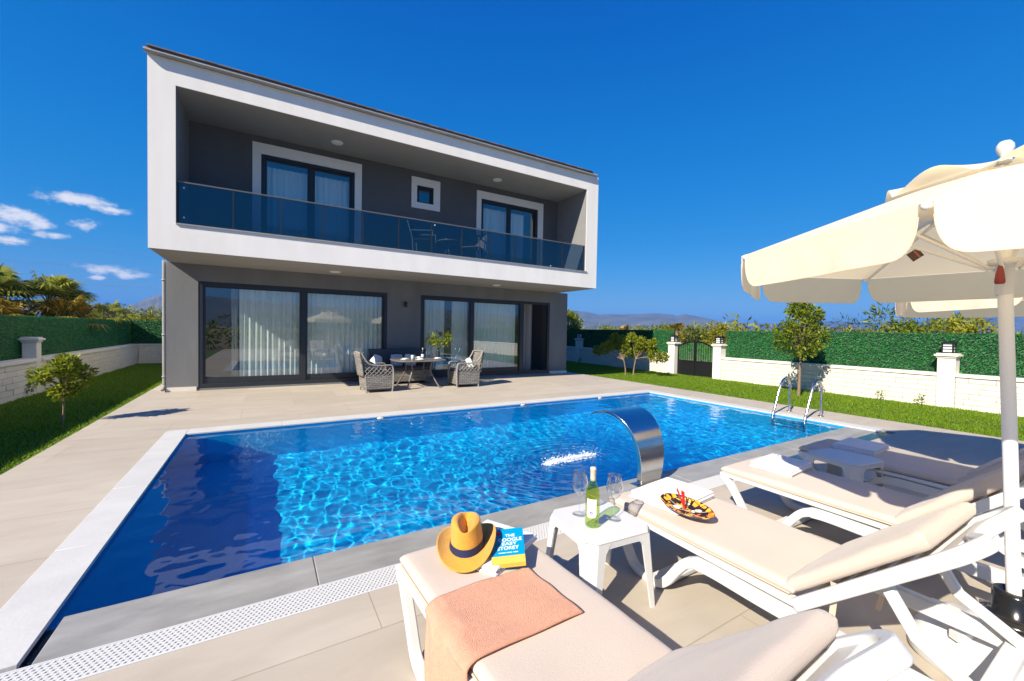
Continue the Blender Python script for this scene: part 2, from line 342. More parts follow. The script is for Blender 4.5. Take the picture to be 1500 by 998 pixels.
struct(b.build('near_coping', M_stone2, bevel=.006))
# overflow gutter with white grating and the tiled open part
M_trench = mat('trench', (.08, .08, .08), .8)
b = MB(); b.add([(-1.02, 2.37, -.10), (GX0, 2.37, -.10), (GX0, 2.575, -.10), (-1.02, 2.575, -.10)], [(0, 1, 2, 3)])
b.add([(-1.02, 2.37, -.10), (GX0, 2.37, -.10), (GX0, 2.37, 0), (-1.02, 2.37, 0)], [(0, 1, 2, 3)]); b.add([(-1.02, 2.575, -.10), (-.88, 2.575, -.10), (-.88, 2.95, -.10), (-1.02, 2.95, -.10)], [(0, 1, 2, 3)])
struct(b.build('gutter_trench', M_trench))
M_gt = mat('gutter_tiles', (.01, .085, .21), .12, var=.2, vscale=14)
b = MB()
for (x0, x1) in ((GX0, 6.28), (6.42, 8.58)): b.box((x0, 2.372, -.05), (x1, 2.572, -.022))
struct(b.build('gutter_tiles', M_gt)); b = MB(); b.box((6.28, 2.372, -.05), (6.42, 2.572, -.004)); b.box((8.58, 2.372, -.05), (8.62, 2.572, -.004)); struct(b.build('gutter_bridge', M_stone2))
b = MB(); x = -1.0; rows = 9; ry = np.linspace(2.385, 2.56, rows+1)
for q in ry: b.box((-1.018, q-.0035, -.022), (GX0, q+.0035, .001))
for j in range(rows):
    xx = -1.0+(j % 2)*.012
    while xx < GX0-.02:
        y0, y1 = ry[j]+.0035, ry[j+1]-.0035
        b.add([(xx, y0, -.02), (xx+.012, y0, -.02), (xx+.02, y1, -.02), (xx+.008, y1, -.02), (xx, y0, .0), (xx+.012, y0, .0), (xx+.02, y1, .0), (xx+.008, y1, .0)],
              [(4, 5, 6, 7), (0, 4, 7, 3), (1, 2, 6, 5)]); xx += .024
b.box((-1.018, 2.372, -.022), (GX0, 2.38, .002)); b.box((-1.018, 2.565, -.022), (GX0, 2.573, .002))
gr = b.build('drain_grating', M_plast, fix=False); tag(gr, 'white slotted plastic grating along the near edge of the pool', 'drain grating')

# grass blades
def grass(name, rects, dens, seed, zg=-.05):
    rg = np.random.default_rng(seed); P = []
    for (x0, x1, y0, y1) in rects:
        n_ = int((x1-x0)*(y1-y0)*dens); P.append(np.c_[rg.uniform(x0, x1, n_), rg.uniform(y0, y1, n_)])
    P = np.vstack(P); n_ = len(P); a = rg.uniform(0, 2*PI, n_); wd = rg.uniform(.005, .010, n_)
    patch = .8+.4*np.sin(P[:, 0]*3.1+np.sin(P[:, 1]*2.3)*1.5)*np.sin(P[:, 1]*2.7)
    h = rg.uniform(.025, .052, n_)*np.clip(patch, .7, 1.2); ln = rg.uniform(.0, .04, n_); la = rg.uniform(0, 2*PI, n_)
    A = np.c_[P[:, 0]-np.cos(a)*wd, P[:, 1]-np.sin(a)*wd, np.full(n_, zg)]; B = np.c_[P[:, 0]+np.cos(a)*wd, P[:, 1]+np.sin(a)*wd, np.full(n_, zg)]
    T = np.c_[P[:, 0]+np.cos(la)*ln, P[:, 1]+np.sin(la)*ln, zg+h]
    V = np.stack([A, B, T], 1).reshape(-1, 3); Fc = np.arange(n_*3).reshape(-1, 3)
    return npmesh(name, V, Fc, leafmat('grass_blades', (.11, .22, .006), (.29, .42, .02), .5))
tag(grass('grass', [(9.66, 13.7, -.5, 12), (9.3, 13.9, 12, 21), (9.4, 9.66, 12, 14.5)], 1900, 1), 'short green grass of the lawn inside the right garden wall', 'grass', kind='stuff')
tag(grass('grass', [(-4.25, -2.21, 4.5, 14.6), (-4.25, -1.9, 14.6, 21)], 2300, 2), 'green grass of the narrow lawn left of the paving', 'grass', kind='stuff')

# far hills
M_hill = mat('hill', (.10, .10, .075), 1, var=.35, vscale=.012, detail=8)
def hills(name, pts, k, back=1.25, seed=0):
    rg = np.random.default_rng(seed); P = np.array(pts, float)*k; n_ = 90; ti = np.linspace(0, len(P)-1, n_)
    R = np.c_[[np.interp(ti, range(len(P)), P[:, q]) for q in range(3)]].T
    rows = []; prof = [(.80, 0), (.84, .22), (.88, .42), (.92, .66), (.96, .86), (1.0, 1.0), (1.08, .7), (1.2, 0)]
    for s_, hh in prof:
        jit = rg.normal(0, .035, n_); jit = np.convolve(jit, np.ones(3)/3, 'same')*(1 if 0 < hh < 1 else .25)
        z = R[:, 2]*np.clip(hh+jit, 0, 2); z[:] = z if hh > 0 else -2
        rows.append(np.c_[R[:, 0]*s_, R[:, 1]*s_, z])
    V = np.vstack(rows); i, j = np.meshgrid(range(n_-1), range(len(prof)-1)); a = (j*n_+i).ravel()
    return struct(npmesh(name, V, np.c_[a, a+1, a+n_+1, a+n_], M_hill, smooth=True))
hills('hills', [[2000, 2900, 120], [2137, 2772, 178], [2226, 2701, 179], [2313, 2627, 169], [2384, 2563, 147], [2455, 2494, 154], [2532, 2416, 149], [2605, 2338, 156], [2707, 2219, 162], [2771, 2139, 151], [2792, 2110, 141], [2825, 2067, 157], [2873, 1999, 141], [2927, 1919, 120], [2977, 1840, 90], [3035, 1742, 60], [3100, 1650, 10]], .5, seed=1)
hills('distant_hills', [[4700, 3700, 100], [5018, 3289, 142], [5259, 2889, 146], [5451, 2507, 149], [5602, 2149, 182], [5702, 1868, 152], [5795, 1555, 167], [5874, 1223, 180], [5915, 1007, 217], [5945, 808, 271], [5983, 449, 278], [6000, -300, 260], [5900, -1500, 200]], .5, seed=2)
hills('left_hills', [[-900, 2860, 10], [-718, 2913, 41], [-630, 2933, 88], [-577, 2944, 124], [-531, 2953, 153], [-480, 2961, 168], [-422, 2970, 184], [-362, 2978, 173], [-200, 2990, 150], [0, 3000, 90]], .5, seed=3)
# hills behind the camera, seen in the window reflections
hills('rear_hills', [[-2500, -800, 10], [-1900, -1500, 80], [-1500, -2100, 130], [-900, -2500, 178], [-300, -2700, 160], [300, -2800, 130], [900, -2700, 150], [1600, -2400, 100], [2300, -1800, 40]], .5, seed=4)

# ------------------------------------------------------------------ the house
XA, XB, YF, ZB, ZT = -1.805, 8.945, 9.765, 2.872, 6.323
OX0, OX1, OZ0, OZ1 = -1.411, 8.489, 3.345, 5.876
YR, YG, YE = 11.24, 11.662, 19.0
H = thing('house', 'two-storey house with a white framed upper floor overhanging grey ground-floor walls', 'house', (XA, YF, 0))
def hb(name, m, boxes, parent=None, bevel=0, loc=None):
    b = MB(); l = Vector((XA, YF, 0))
    for a_, b_ in boxes: b.box(Vector(a_)-l, Vector(b_)-l)
    return b.build(name, m, parent or H, bevel=bevel)
hb('facade_frame', M_white, [((XA, YF, ZB), (OX0, YE, ZT)), ((OX1, YF, ZB), (XB, YE, ZT)), ((OX0, YF, ZB), (OX1, YE, OZ0)), ((OX0, YF, OZ1), (OX1, YE, ZT)), ((OX0, YE-.2, OZ0), (OX1, YE, OZ1))])
hb('reveal', M_rev, [((OX0, YF+.012, OZ0+.03), (OX0+.006, YR, OZ1-.006))]); hb('reveal', M_rev, [((OX1-.006, YF+.012, OZ0+.03), (OX1, YR, OZ1-.006))])
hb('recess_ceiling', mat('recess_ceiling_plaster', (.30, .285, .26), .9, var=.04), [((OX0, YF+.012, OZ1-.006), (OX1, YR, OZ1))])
hb('balcony_floor', mat('balcony_tile', (.3, .28, .25), .6), [((OX0+.008, YF+.06, OZ0), (OX1-.008, YR, OZ0+.012))])
hb('balcony_sill', M_gutter, [((OX0+.002, YF-.025, OZ0+.001), (OX1+.04, YF+.058, OZ0+.028))])
hb('soffit', M_soff, [((XA+.01, YF+.01, ZB-.006), (XB-.01, 12.0, ZB))])
def wall_with(name, m, X0, X1, Z0, Z1, Y0, Y1, ops):
    ops = sorted(ops); bx = []; x = X0
    for (a_, b_, c_, d_) in ops:
        bx.append(((x, Y0, Z0), (a_, Y1, Z1)))
        if c_ > Z0: bx.append(((a_, Y0, Z0), (b_, Y1, c_)))
        if d_ < Z1: bx.append(((a_, Y0, d_), (b_, Y1, Z1)))
        x = b_
    bx.append(((x, Y0, Z0), (X1, Y1, Z1))); return hb(name, m, bx)
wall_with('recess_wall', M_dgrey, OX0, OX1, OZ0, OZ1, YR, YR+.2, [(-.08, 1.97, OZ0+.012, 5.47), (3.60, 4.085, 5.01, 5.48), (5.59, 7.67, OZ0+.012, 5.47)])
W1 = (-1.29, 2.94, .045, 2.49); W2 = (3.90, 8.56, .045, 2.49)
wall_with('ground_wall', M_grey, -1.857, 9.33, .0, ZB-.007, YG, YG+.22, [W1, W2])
hb('side_wall', M_grey, [((-1.857, YG+.22, 0), (-1.65, YE, ZB-.007))]); hb('side_wall', M_grey, [((9.12, YG+.22, 0), (9.33, YE, ZB-.007))]); hb('rear_wall', M_grey, [((-1.65, YE-.2, 0), (9.12, YE, ZB-.007))])
hb('inner_floor', mat('room_floor', (.22, .2, .17), .35), [((-1.65, YG+.22, -.02), (9.12, 16.2, .02))])
hb('inner_wall', M_room, [((-1.65, 16.2, 0), (9.12, 16.3, ZB-.01)), ((3.2, 12.4, .02), (3.3, 16.2, ZB-.01))])
hb('inner_wall', M_room, [((OX0+.01, 14.2, OZ0), (OX1-.01, 14.3, OZ1-.01)), ((2.9, YR+.21, OZ0), (3.0, 14.2, OZ1-.01)), ((4.9, YR+.21, OZ0), (5.0, 14.2, OZ1-.01))])
hb('plinth', M_cap, [((-1.875, YG-.02, .002), (W1[0]-.03, YG-.001, .095)), ((-1.877, YG-.02, .002), (-1.858, YG+.6, .095))]); hb('plinth', M_cap, [((W1[1]+.03, YG-.02, .002), (W2[0]-.03, YG-.001, .095))]); hb('plinth', M_cap, [((W2[1]+.03, YG-.02, .002), (9.35, YG-.001, .095))])
def window(name, X0, X1, Z0, Z1, Y, mull, ft=.07, mg=None, bt=None, dep=.09, skip=()):
    bt = bt or ft; mg = mg or M_glass
    ed = [X0+ft]+[q for (q, w_) in mull for q in (q-w_/2, q+w_/2)]+[X1-ft]
    bx = [((X0, Y, Z0), (X0+ft, Y+dep, Z1)), ((X1-ft, Y, Z0), (X1, Y+dep, Z1)), ((X0+ft, Y, Z0), (X1-ft, Y+dep, Z0+bt*.5)), ((X0+ft, Y, Z1-ft), (X1-ft, Y+dep, Z1))]
    bx += [((q-w_/2, Y+.01, Z0+bt*.5), (q+w_/2, Y+dep-.01, Z1-ft)) for q, w_ in mull]
    fr = hb(name, M_frame, bx, bevel=.004)
    for k in range(0, len(ed), 2):
        if k//2 in skip: continue
        x0, x1 = ed[k], ed[k+1]; b = MB(); z0, z1 = Z0+bt*.5, Z1-ft; s_ = .045; yy = Y+.03+(.022 if (k//2) % 2 else 0)
        sash = hb('sash', M_frame, [((x0+.001, yy, z0+.001), (x0+s_, yy+.03, z1-.001)), ((x1-s_, yy, z0+.001), (x1-.001, yy+.03, z1-.001)), ((x0+s_, yy, z0+.001), (x1-s_, yy+.03, z0+bt*.7)), ((x0+s_, yy, z1-s_), (x1-s_, yy+.03, z1-.001))], parent=fr)
        hb('pane', mg, [((x0+s_, yy+.012, z0+bt*.7), (x1-s_, yy+.016, z1-s_))], parent=fr)
    return fr
window('sliding_door', *W1, YG+.01, [(.85, .10)], .085, bt=.2)
window('sliding_door', *W2, YG+.01, [(5.56, .11), (7.42, .15)], .085, bt=.2, skip=(2,))
window('balcony_door', -.08, 1.97, OZ0+.012, 5.47, YR+.02, [(.97, .08)], .07, mg=M_glass2)
window('balcony_door', 5.59, 7.67, OZ0+.012, 5.47, YR+.02, [(6.61, .08)], .07, mg=M_glass2)
window('small_window', 3.60, 4.085, 5.01, 5.48, YR+.03, [], .045, mg=M_glass2)
def trim(X0, X1, Z0, Z1, ix0, ix1, iz0, iz1):
    bx = [((X0, YR-.04, Z0), (ix0, YR-.001, Z1)), ((ix1, YR-.04, Z0), (X1, YR-.001, Z1)), ((ix0, YR-.04, iz1), (ix1, YR-.001, Z1))]
    if iz0 > Z0+.02: bx.append(((ix0, YR-.04, Z0), (ix1, YR-.001, iz0)))
    hb('window_trim', M_trim, bx)
trim(-.25, 2.14, OZ0+.013, 5.71, -.08, 1.97, OZ0+.013, 5.47); trim(5.44, 7.87, OZ0+.013, 5.69, 5.59, 7.67, OZ0+.013, 5.47); trim(3.45, 4.275, 4.85, 5.69, 3.60, 4.085, 5.01, 5.48)
# balustrade
RL = bpy.data.objects.new('balcony_railing', None); C.objects.link(RL); RL.parent = H; RL.location = (0, 0, 0)
posts = [-1.385]+[-.535+.8145*k for k in range(11)]+[8.465]; posts = [q for q in posts if q != posts[1]] if False else posts
for k, x in enumerate(posts):
    if 0 < k < len(posts)-1 or True: hb('post', M_frame, [((x-.012, YF+.045, OZ0+.03), (x+.012, YF+.085, 4.14))], parent=RL)
for k in range(len(posts)-1): hb('glass_panel', M_rail, [((posts[k]+.013, YF+.06, OZ0+.045), (posts[k+1]-.013, YF+.068, 4.135))], parent=RL)
hb('handrail', mat('rail_aluminium', (.12, .125, .13), .4), [((OX0+.008, YF+.04, 4.141), (OX1-.008, YF+.09, 4.165))], parent=RL)
for x, z in ((-1.3, 4.05), (-1.3, 3.5), (3.62, 4.08), (7.2, 3.42)):
    b = MB(); b.lathe([(0, 0), (.016, 0), (.016, .012), (0, .012)], 12, Matrix.Translation(Vector((x-XA, .056, z)))@Matrix.Rotation(PI/2, 4, 'X')); b.build('clamp', M_plast, RL)
# lights, vent, wall lamp, downpipe
M_lamp = mat('opal_diffuser', (.8, .79, .75), .5)
for (x, y, z) in ((1.48, 10.9, ZB-.006), (6.0, 10.92, ZB-.006), (1.454, 10.59, OZ1-.006), (5.78, 10.58, OZ1-.006)):
    b = MB(); b.lathe([(0, -.028), (.10, -.026), (.125, -.018), (.135, 0), (0, 0)], 28, Matrix.Translation((x-XA, y-YF, z))); b.build('ceiling_light', M_lamp, H)
hb('vent_cover', M_trim, [((-.66, YR-.012, 3.6), (-.54, YR, 3.68))])
b = MB(); T_ = Matrix.Translation((3.432-XA, YG-.075-YF, 0)); b.lathe([(0, 2.1), (.038, 2.1), (.042, 2.104), (.042, 2.256), (.038, 2.26), (0, 2.26)], 20, T_); b.box((3.412-XA, YG-.04-YF, 2.15), (3.452-XA, YG-YF-.001, 2.21)); b.build('wall_lamp', M_black, H)
b = MB(); q = smooth_path([(-.09, 1.94, 2.9), (-.09, 1.94, 2.0), (-.09, 1.94, 1.1), (-.09, 1.94, .25), (-.09, 1.92, .13), (-.10, 1.82, .05)], 5); b.tube(q, .034, 12)
for z in (2.45, 1.25, .32): b.lathe([(.036, z), (.044, z), (.044, z+.035), (.036, z+.035)], 12, Matrix.Translation((-.09, 1.94, 0)))
b.build('downpipe', M_gutter, H)
# roof with gutter
b = MB(); l = Vector((XA, YF, 0))
rv = [(-1.80, 9.66, 6.375), (8.62, 9.66, 6.375), (8.62, 19.15, 6.375), (-1.80, 19.15, 6.375), (2.2, 14.4, 7.3), (4.9, 14.4, 7.3), (-1.80, 9.66, 6.405), (8.62, 9.66, 6.405), (8.62, 19.15, 6.405), (-1.80, 19.15, 6.405)]
b.add([Vector(q)-l for q in rv], [(3, 2, 1, 0), (0, 1, 7, 6), (1, 2, 8, 7), (2, 3, 9, 8), (3, 0, 6, 9), (6, 7, 5, 4), (7, 8, 5), (8, 9, 4, 5), (9, 6, 4)])
RF = b.build('roof', mat('roof_tiles', (.11, .08, .065), .8, var=.3, vscale=6, stretch=(1, .2, 1)), H)
b = MB()
for k in range(50): b.box((.01+k*.208, -.125, 6.404), (.01+k*.208+.195, .1, 6.424))
b.build('eave_tile', mat('eave_tiles', (.17, .14, .12), .8, island=.35), RF)
b = MB(); P = [(-.10, 6.372), (-.108, 6.335), (-.08, 6.312), (-.04, 6.312), (-.008, 6.325), (-.008, 6.372)]
for k in range(len(P)-1):
    (y0, z0), (y1, z1) = P[k], P[k+1]; b.add([(-.04, y0, z0), (10.62, y0, z0), (10.62, y1, z1), (-.04, y1, z1)], [(0, 1, 2, 3)])
b.add([(-.04, y, z) for y, z in P], [tuple(range(6))]); b.add([(10.62, y, z) for y, z in P], [tuple(range(6))])
b.build('gutter', M_gutter, RF, fix=False)
# curtains
def curtain(x0, x1, z0, z1, y, label, m, n_per=9, amp=.035, group=None, seed=0):
    rg = random.Random(seed); ph = rg.uniform(0, 6); b = MB(); ww = x1-x0
    def fn(u, v):
        x = x0+u*ww; k = 2*PI*n_per*x
        a_ = amp*(.75+.25*math.sin(3*x+ph)); return (x+.012*math.sin(k*.5+v*1.2), y+a_*math.sin(k+ph+.5*math.sin(2.3*x)+.25*math.sin(v*3+x*5))+.01*math.sin(k*2.7), z1+(z0-z1)*v)
    b.grid(int(ww*n_per*12), 8, fn); o = b.build('curtain', m, fix=False); return tag(o, label, 'curtain', group)
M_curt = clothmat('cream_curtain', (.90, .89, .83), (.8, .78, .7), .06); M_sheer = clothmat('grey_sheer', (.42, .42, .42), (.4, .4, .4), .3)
GC = 'curtains behind the house glass'
curtain(-.52, 2.86, .05, 2.44, YG+.27, 'cream pleated curtain behind the left ground-floor sliding door, half in sunlight', M_curt, 8, .04, GC, 1)
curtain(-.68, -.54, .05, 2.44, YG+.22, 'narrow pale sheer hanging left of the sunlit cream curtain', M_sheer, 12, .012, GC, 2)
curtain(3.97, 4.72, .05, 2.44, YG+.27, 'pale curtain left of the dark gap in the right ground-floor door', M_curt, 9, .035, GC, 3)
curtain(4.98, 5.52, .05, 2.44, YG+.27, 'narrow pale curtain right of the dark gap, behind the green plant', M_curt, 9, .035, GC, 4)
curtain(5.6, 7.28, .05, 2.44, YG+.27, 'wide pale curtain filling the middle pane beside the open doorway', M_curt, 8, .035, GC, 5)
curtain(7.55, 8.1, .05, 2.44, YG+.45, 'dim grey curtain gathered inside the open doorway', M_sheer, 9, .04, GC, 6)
curtain(0, 1.9, 3.4, 5.3, YR+.3, 'pale curtain behind the left balcony door', M_curt, 8, .03, GC, 7)
curtain(5.66, 7.3, 3.4, 5.3, YR+.3, 'pale curtain behind the right balcony door', M_curt, 8, .03, GC, 8)

# ------------------------------------------------------------------ garden walls, pillars, lamps, hedge panels, gate
def along(p0, p1):
    p0, p1 = Vector((*p0, 0)), Vector((*p1, 0)); d = p1-p0; return p0, math.atan2(d.y, d.x), d.length
M_hbk = mat('hedge_backing', (.006, .03, .01), .9)
M_hedge = leafmat('plastic_hedge', (.002, .075, .012), (.035, .27, .06), .2)
def garden_wall(p0, p1, side, label, hlabel, seed, z0=-.06, hs=True, ext=(0, 0)):
    # local x along the wall, +y*side = the garden side
    o, a_, Ln = along(p0, p1); t = thing('garden_wall', label, 'wall', (o.x, o.y, z0), a_, 'cream block garden walls'); rg = random.Random(seed)
    b = MB(); ch = .118; nn = 6; bl = .40
    for k in range(nn):
        x = -(k % 2)*bl/2+rg.uniform(-.05, 0)
        while x < Ln:
            x1 = min(x+bl*rg.choice((1, 1, .9, 1.15)), Ln); xa = max(x, 0)
            if x1-xa > .03:
                q = .105+rg.uniform(-.004, .006); b.box((xa+.003, -q, k*ch+.003), (x1-.003, q, (k+1)*ch-.003))
            x = x1
    b.build('block_courses', M_wall, t, bevel=.005, seg=1)
    b = MB(); b.box((0, -.085, -.05), (Ln, .085, nn*ch)); b.build('core', M_joint, t)
    b = MB(); b.box((0, -.135, nn*ch+.001), (Ln, .135, nn*ch+.055)); b.box((0, -.12, nn*ch+.0555), (Ln, .12, nn*ch+.075)); b.build('coping', M_cap, t, bevel=.006)
    zt = z0+nn*ch+.075
    if not hs: return
    yh = -.20*side; h = thing('hedge_panel', hlabel, 'hedge panel', (o.x-math.sin(a_)*yh-math.cos(a_)*ext[0], o.y+math.cos(a_)*yh-math.sin(a_)*ext[0], zt-.06), a_, 'green artificial hedge panels on the garden walls')
    HH = .98; Ln = Ln+ext[0]+ext[1]
    b = MB(); b.box((0.0, -.018, .003), (Ln, .018, HH-.02)); b.build('backing', M_hbk, h)
    rgn = np.random.default_rng(seed); n_ = int(Ln*2100); x = rgn.uniform(0.0, Ln, n_); z = rgn.uniform(.02, HH-.02, n_)+(rgn.random(n_) < .06)*rgn.uniform(0, .03, n_); yo = rgn.uniform(.022, .06, n_)*side
    dirn = np.where(rgn.random(n_) < .5, 1, -1)*np.radians(45)+rgn.normal(0, .3, n_)+PI/2*(rgn.random(n_) < .12); ll = rgn.uniform(.03, .07, n_); wv = rgn.uniform(.0035, .007, n_)
    dx, dz = np.cos(dirn), np.sin(dirn); ty = rgn.uniform(.0, .035, n_)*side
    A = np.c_[x-dx*ll/2, yo, z-dz*ll/2]; Bp = np.c_[x-dz*wv, yo+ty*.5, z+dx*wv]; Cc = np.c_[x+dx*ll/2, yo+ty, z+dz*ll/2]; Dd = np.c_[x+dz*wv, yo+ty*.5, z-dx*wv]
    npmesh('foliage', np.stack([A, Bp, Cc, Dd], 1).reshape(-1, 3), np.arange(n_*4).reshape(-1, 4), M_hedge, h)
def pillar(p, rz, label, hh=1.12, z0=-.06, lamp=None, s_=.145):
    t = thing('wall_pillar', label, 'pillar', (*p, z0), rz, 'cream stone wall pillars')
    b = MB(); b.box((-s_, -s_, -.05), (s_, s_, hh)); b.build('shaft', M_cap, t, bevel=.008)
    b = MB(); b.box((-s_-.02, -s_-.02, hh+.001), (s_+.02, s_+.02, hh+.04)); b.box((-s_-.05, -s_-.05, hh+.0405), (s_+.05, s_+.05, hh+.085)); b.box((-s_-.02, -s_-.02, hh+.0855), (s_+.02, s_+.02, hh+.11)); b.build('cap', M_cap, t, bevel=.01)
    if not lamp: return
    l = thing('pillar_lamp', lamp, 'lamp', (*p, z0+hh+.112), rz, 'black lanterns on the wall pillars'); q = .085
    b = MB(); b.box((-q-.02, -q-.02, 0), (q+.02, q+.02, .025)); b.box((-q-.02, -q-.02, .21), (q+.02, q+.02, .245)); b.box((-q+.02, -q+.02, .245), (q-.02, q-.02, .262))
    for sx in (-1, 1):
        for sy in (-1, 1): b.box((sx*q-.012, sy*q-.012, .025), (sx*q+.012, sy*q+.012, .21))
    b.build('lantern_body', M_black, l)
    b = MB(); b.box((-q+.006, -q+.006, .026), (q-.006, q-.006, .209)); b.build('diffuser', mat('frosted_glass', (.7, .7, .68), .4), l)
    b = MB()
    for z in (.085, .145):
        b.box((-q-.004, -q-.004, z), (q+.004, -q+.004, z+.014)); b.box((-q-.004, q-.004, z), (q+.004, q+.004, z+.014)); b.box((-q-.004, -q+.004, z), (-q+.004, q-.004, z+.014)); b.box((q-.004, -q+.004, z), (q+.004, q-.004, z+.014))
    b.build('louvre', M_black, l)
def RW(y): return 13.2+(y-2.83)*.0375     # the right wall leans away a little
ra = math.atan2(1, .0375)
for (y0, y1, lb, hlb, sd) in ((-3.6, 2.685, 'cream block wall nearest the camera, right of the pillar with the slatted lamp', 'green artificial hedge right of the slatted pillar lamp, behind the parasol pole', 11),
        (2.985, 8.26, 'cream block wall between the gate and the slatted-lamp pillar, tree shadow on it', 'green artificial hedge behind the round-crowned tree, between gate and slatted-lamp pillar', 12),
        (10.45, 15.94, 'block wall beyond the gate, mostly in the house shadow', 'green artificial hedge beyond the gate, mostly in the house shadow', 13),
        (16.24, 21.0, 'farthest block wall on the right, mostly hidden behind the house corner', 'farthest green hedge on the right, by the house corner', 14)):
    garden_wall((RW(y0), y0), (RW(y1), y1), 1, lb, hlb, sd, ext={11: (0, .195), 12: (.19, 0), 13: (0, .19), 14: (.185, 0)}[sd])
for y, lb, ll in ((2.835, 'cream pillar at the right carrying the lamp with white slats', 'black pillar lamp showing white slats, nearest to the parasol'), (8.41, 'cream pillar right of the black gate', 'black lantern on the pillar right of the gate'), (10.30, 'cream pillar left of the black gate', 'black lantern on the pillar left of the gate'), (16.09, 'shaded pillar beside the house corner', 'black lantern on the shaded pillar beside the house corner')):
    pillar((RW(y), y), ra, lb, lamp=ll)
garden_wall((-4.28, 12.975), (-4.28, 21.0), -1, 'long cream block wall left of the house, beyond the left pillar', 'green hedge panel left of the house, beyond the left pillar', 21, ext=(.2, .2))
garden_wall((-4.28, 4.0), (-4.28, 12.745), -1, 'cream block wall at the left picture edge, before the left pillar', 'green hedge panel at the left picture edge, before the left pillar', 22, ext=(0, .195))
pillar((-4.28, 12.86), PI/2, 'cream pillar without lamp in the left garden wall', s_=.11)
garden_wall((-4.15, 21.0), (13.7, 21.0), -1, 'short visible stretch of block wall across the garden end, left of the house', 'green hedge across the garden end, left of the house', 23, ext=(.3, .2))
# gate
G = thing('garden_gate', 'black arched double metal gate with vertical bars and solid lower panels', 'gate', (RW(9.355), 9.355, -.05), ra)
gw = .75
for sg in (-1, 1):
    lf = bpy.data.objects.new('gate_leaf', None); C.objects.link(lf); lf.parent = G
    x0, x1 = (-gw, -.012) if sg < 0 else (.012, gw)
    topz = lambda x: 1.06+.22*(1-(abs(x)/gw)**2)
    b = MB(); b.box((min(x0, x1), -.02, .04), (min(x0, x1)+.04, .02, topz(min(x0, x1)+.02))); b.box((max(x0, x1)-.04, -.02, .04), (max(x0, x1), .02, topz(max(x0, x1)-.02)))
    b.box((x0+.04, -.018, .04), (x1-.04, .018, .08)); b.box((x0+.04, -.018, .52), (x1-.04, .018, .57))
    xs = np.linspace(x0, x1, 9); b.tube([(q, 0, topz(q)) for q in xs], .022, 8); b.build('frame', M_black, lf)
    b = MB(); b.box((x0+.04, -.006, .08), (x1-.04, .006, .52)); 
    for k in range(4): b.box((x0+.04, -.0095, .09+k*.108), (x1-.04, .0095, .18+k*.108))
    b.build('lower_panel', M_black, lf)
    b = MB()
    for q in np.linspace(x0+.04, x1-.04, 8)[1:-1]: b.tube([(q, 0, .57), (q, 0, topz(q))], .008, 6)
    b.build('bar', M_black, lf)
    n_ = 1600; rgn = np.random.default_rng(40+sg); x = rgn.uniform(x0+.04, x1-.04, n_); z = rgn.uniform(.58, 1, n_); z = .58+(z-.58)/.42*(np.array([topz(q) for q in x])-.6); dd = rgn.uniform(0, PI, n_); l_ = .025
    A = np.c_[x-np.cos(dd)*l_, np.full(n_, -.022), z-np.sin(dd)*l_]; Bp = np.c_[x-np.sin(dd)*.005, np.full(n_, -.03), z+np.cos(dd)*.005]; Cc = np.c_[x+np.cos(dd)*l_, np.full(n_, -.02), z+np.sin(dd)*l_]; Dd = np.c_[x+np.sin(dd)*.005, np.full(n_, -.026), z-np.cos(dd)*.005]
    npmesh('hedge_infill', np.stack([A, Bp, Cc, Dd], 1).reshape(-1, 3), np.arange(n_*4).reshape(-1, 4), M_hedge, lf)
b = MB(); b.box((-.06, .02, .62), (.02, .05, .78)); b.tube([(-.04, .05, .73), (-.04, .09, .73), (-.14, .09, .73)], .008, 6); b.build('lock', M_black, G)

# ------------------------------------------------------------------ trees and plants
def leaf_cloud(name, cents, rads, n, size, m, parent, seed, asp=.42, flat=1.0, loc0=(0, 0, 0)):
    rg = np.random.default_rng(seed); cents = np.array(cents, float); rads = np.array(rads, float)
    wgt = rads**2; k = rg.choice(len(cents), n, p=wgt/wgt.sum()); d = rg.normal(size=(n, 3)); d /= np.linalg.norm(d, axis=1)[:, None]
    P = cents[k]+d*(rads[k]*rg.uniform(.25, 1.08, n)**.6)[:, None]*np.array([1, 1, flat])
    ax = d+rg.normal(0, .7, (n, 3)); ax[:, 2] += .15; ax /= np.linalg.norm(ax, axis=1)[:, None]
    s_ = np.cross(ax, rg.normal(size=(n, 3))); s_ /= np.linalg.norm(s_, axis=1)[:, None]; nn = np.cross(ax, s_)
    L_ = size*rg.uniform(.6, 1.25, n)[:, None]; W_ = L_*asp*.5
    V = np.stack([P, P+ax*L_*.5+s_*W_+nn*L_*.06, P+ax*L_, P+ax*L_*.5-s_*W_+nn*L_*.06], 1).reshape(-1, 3)-np.array(loc0)
    return npmesh(name, V, np.arange(n*4).reshape(-1, 4), m, parent)
M_cit = leafmat('citrus_leaves', (.06, .11, .008), (.27, .32, .015), .4)
M_cit2 = leafmat('young_leaves', (.10, .16, .01), (.38, .40, .02), .45)
M_deep = leafmat('deep_leaves', (.02, .045, .01), (.10, .12, .012), .3)
M_gold = leafmat('golden_leaves', (.14, .17, .01), (.42, .40, .03), .4)
def branchy(base, tips, r0, r1, b, seed):
    rg = random.Random(seed)
    for tp in tips:
        a_ = Vector(base); e_ = Vector(tp); mid = a_.lerp(e_, .5)+Vector((rg.uniform(-.05, .05), rg.uniform(-.05, .05), .03))*(e_-a_).length
        b.tube(smooth_path([a_, mid, e_], 4), [r0+(r1-r0)*k/8 for k in range(9)], 7)
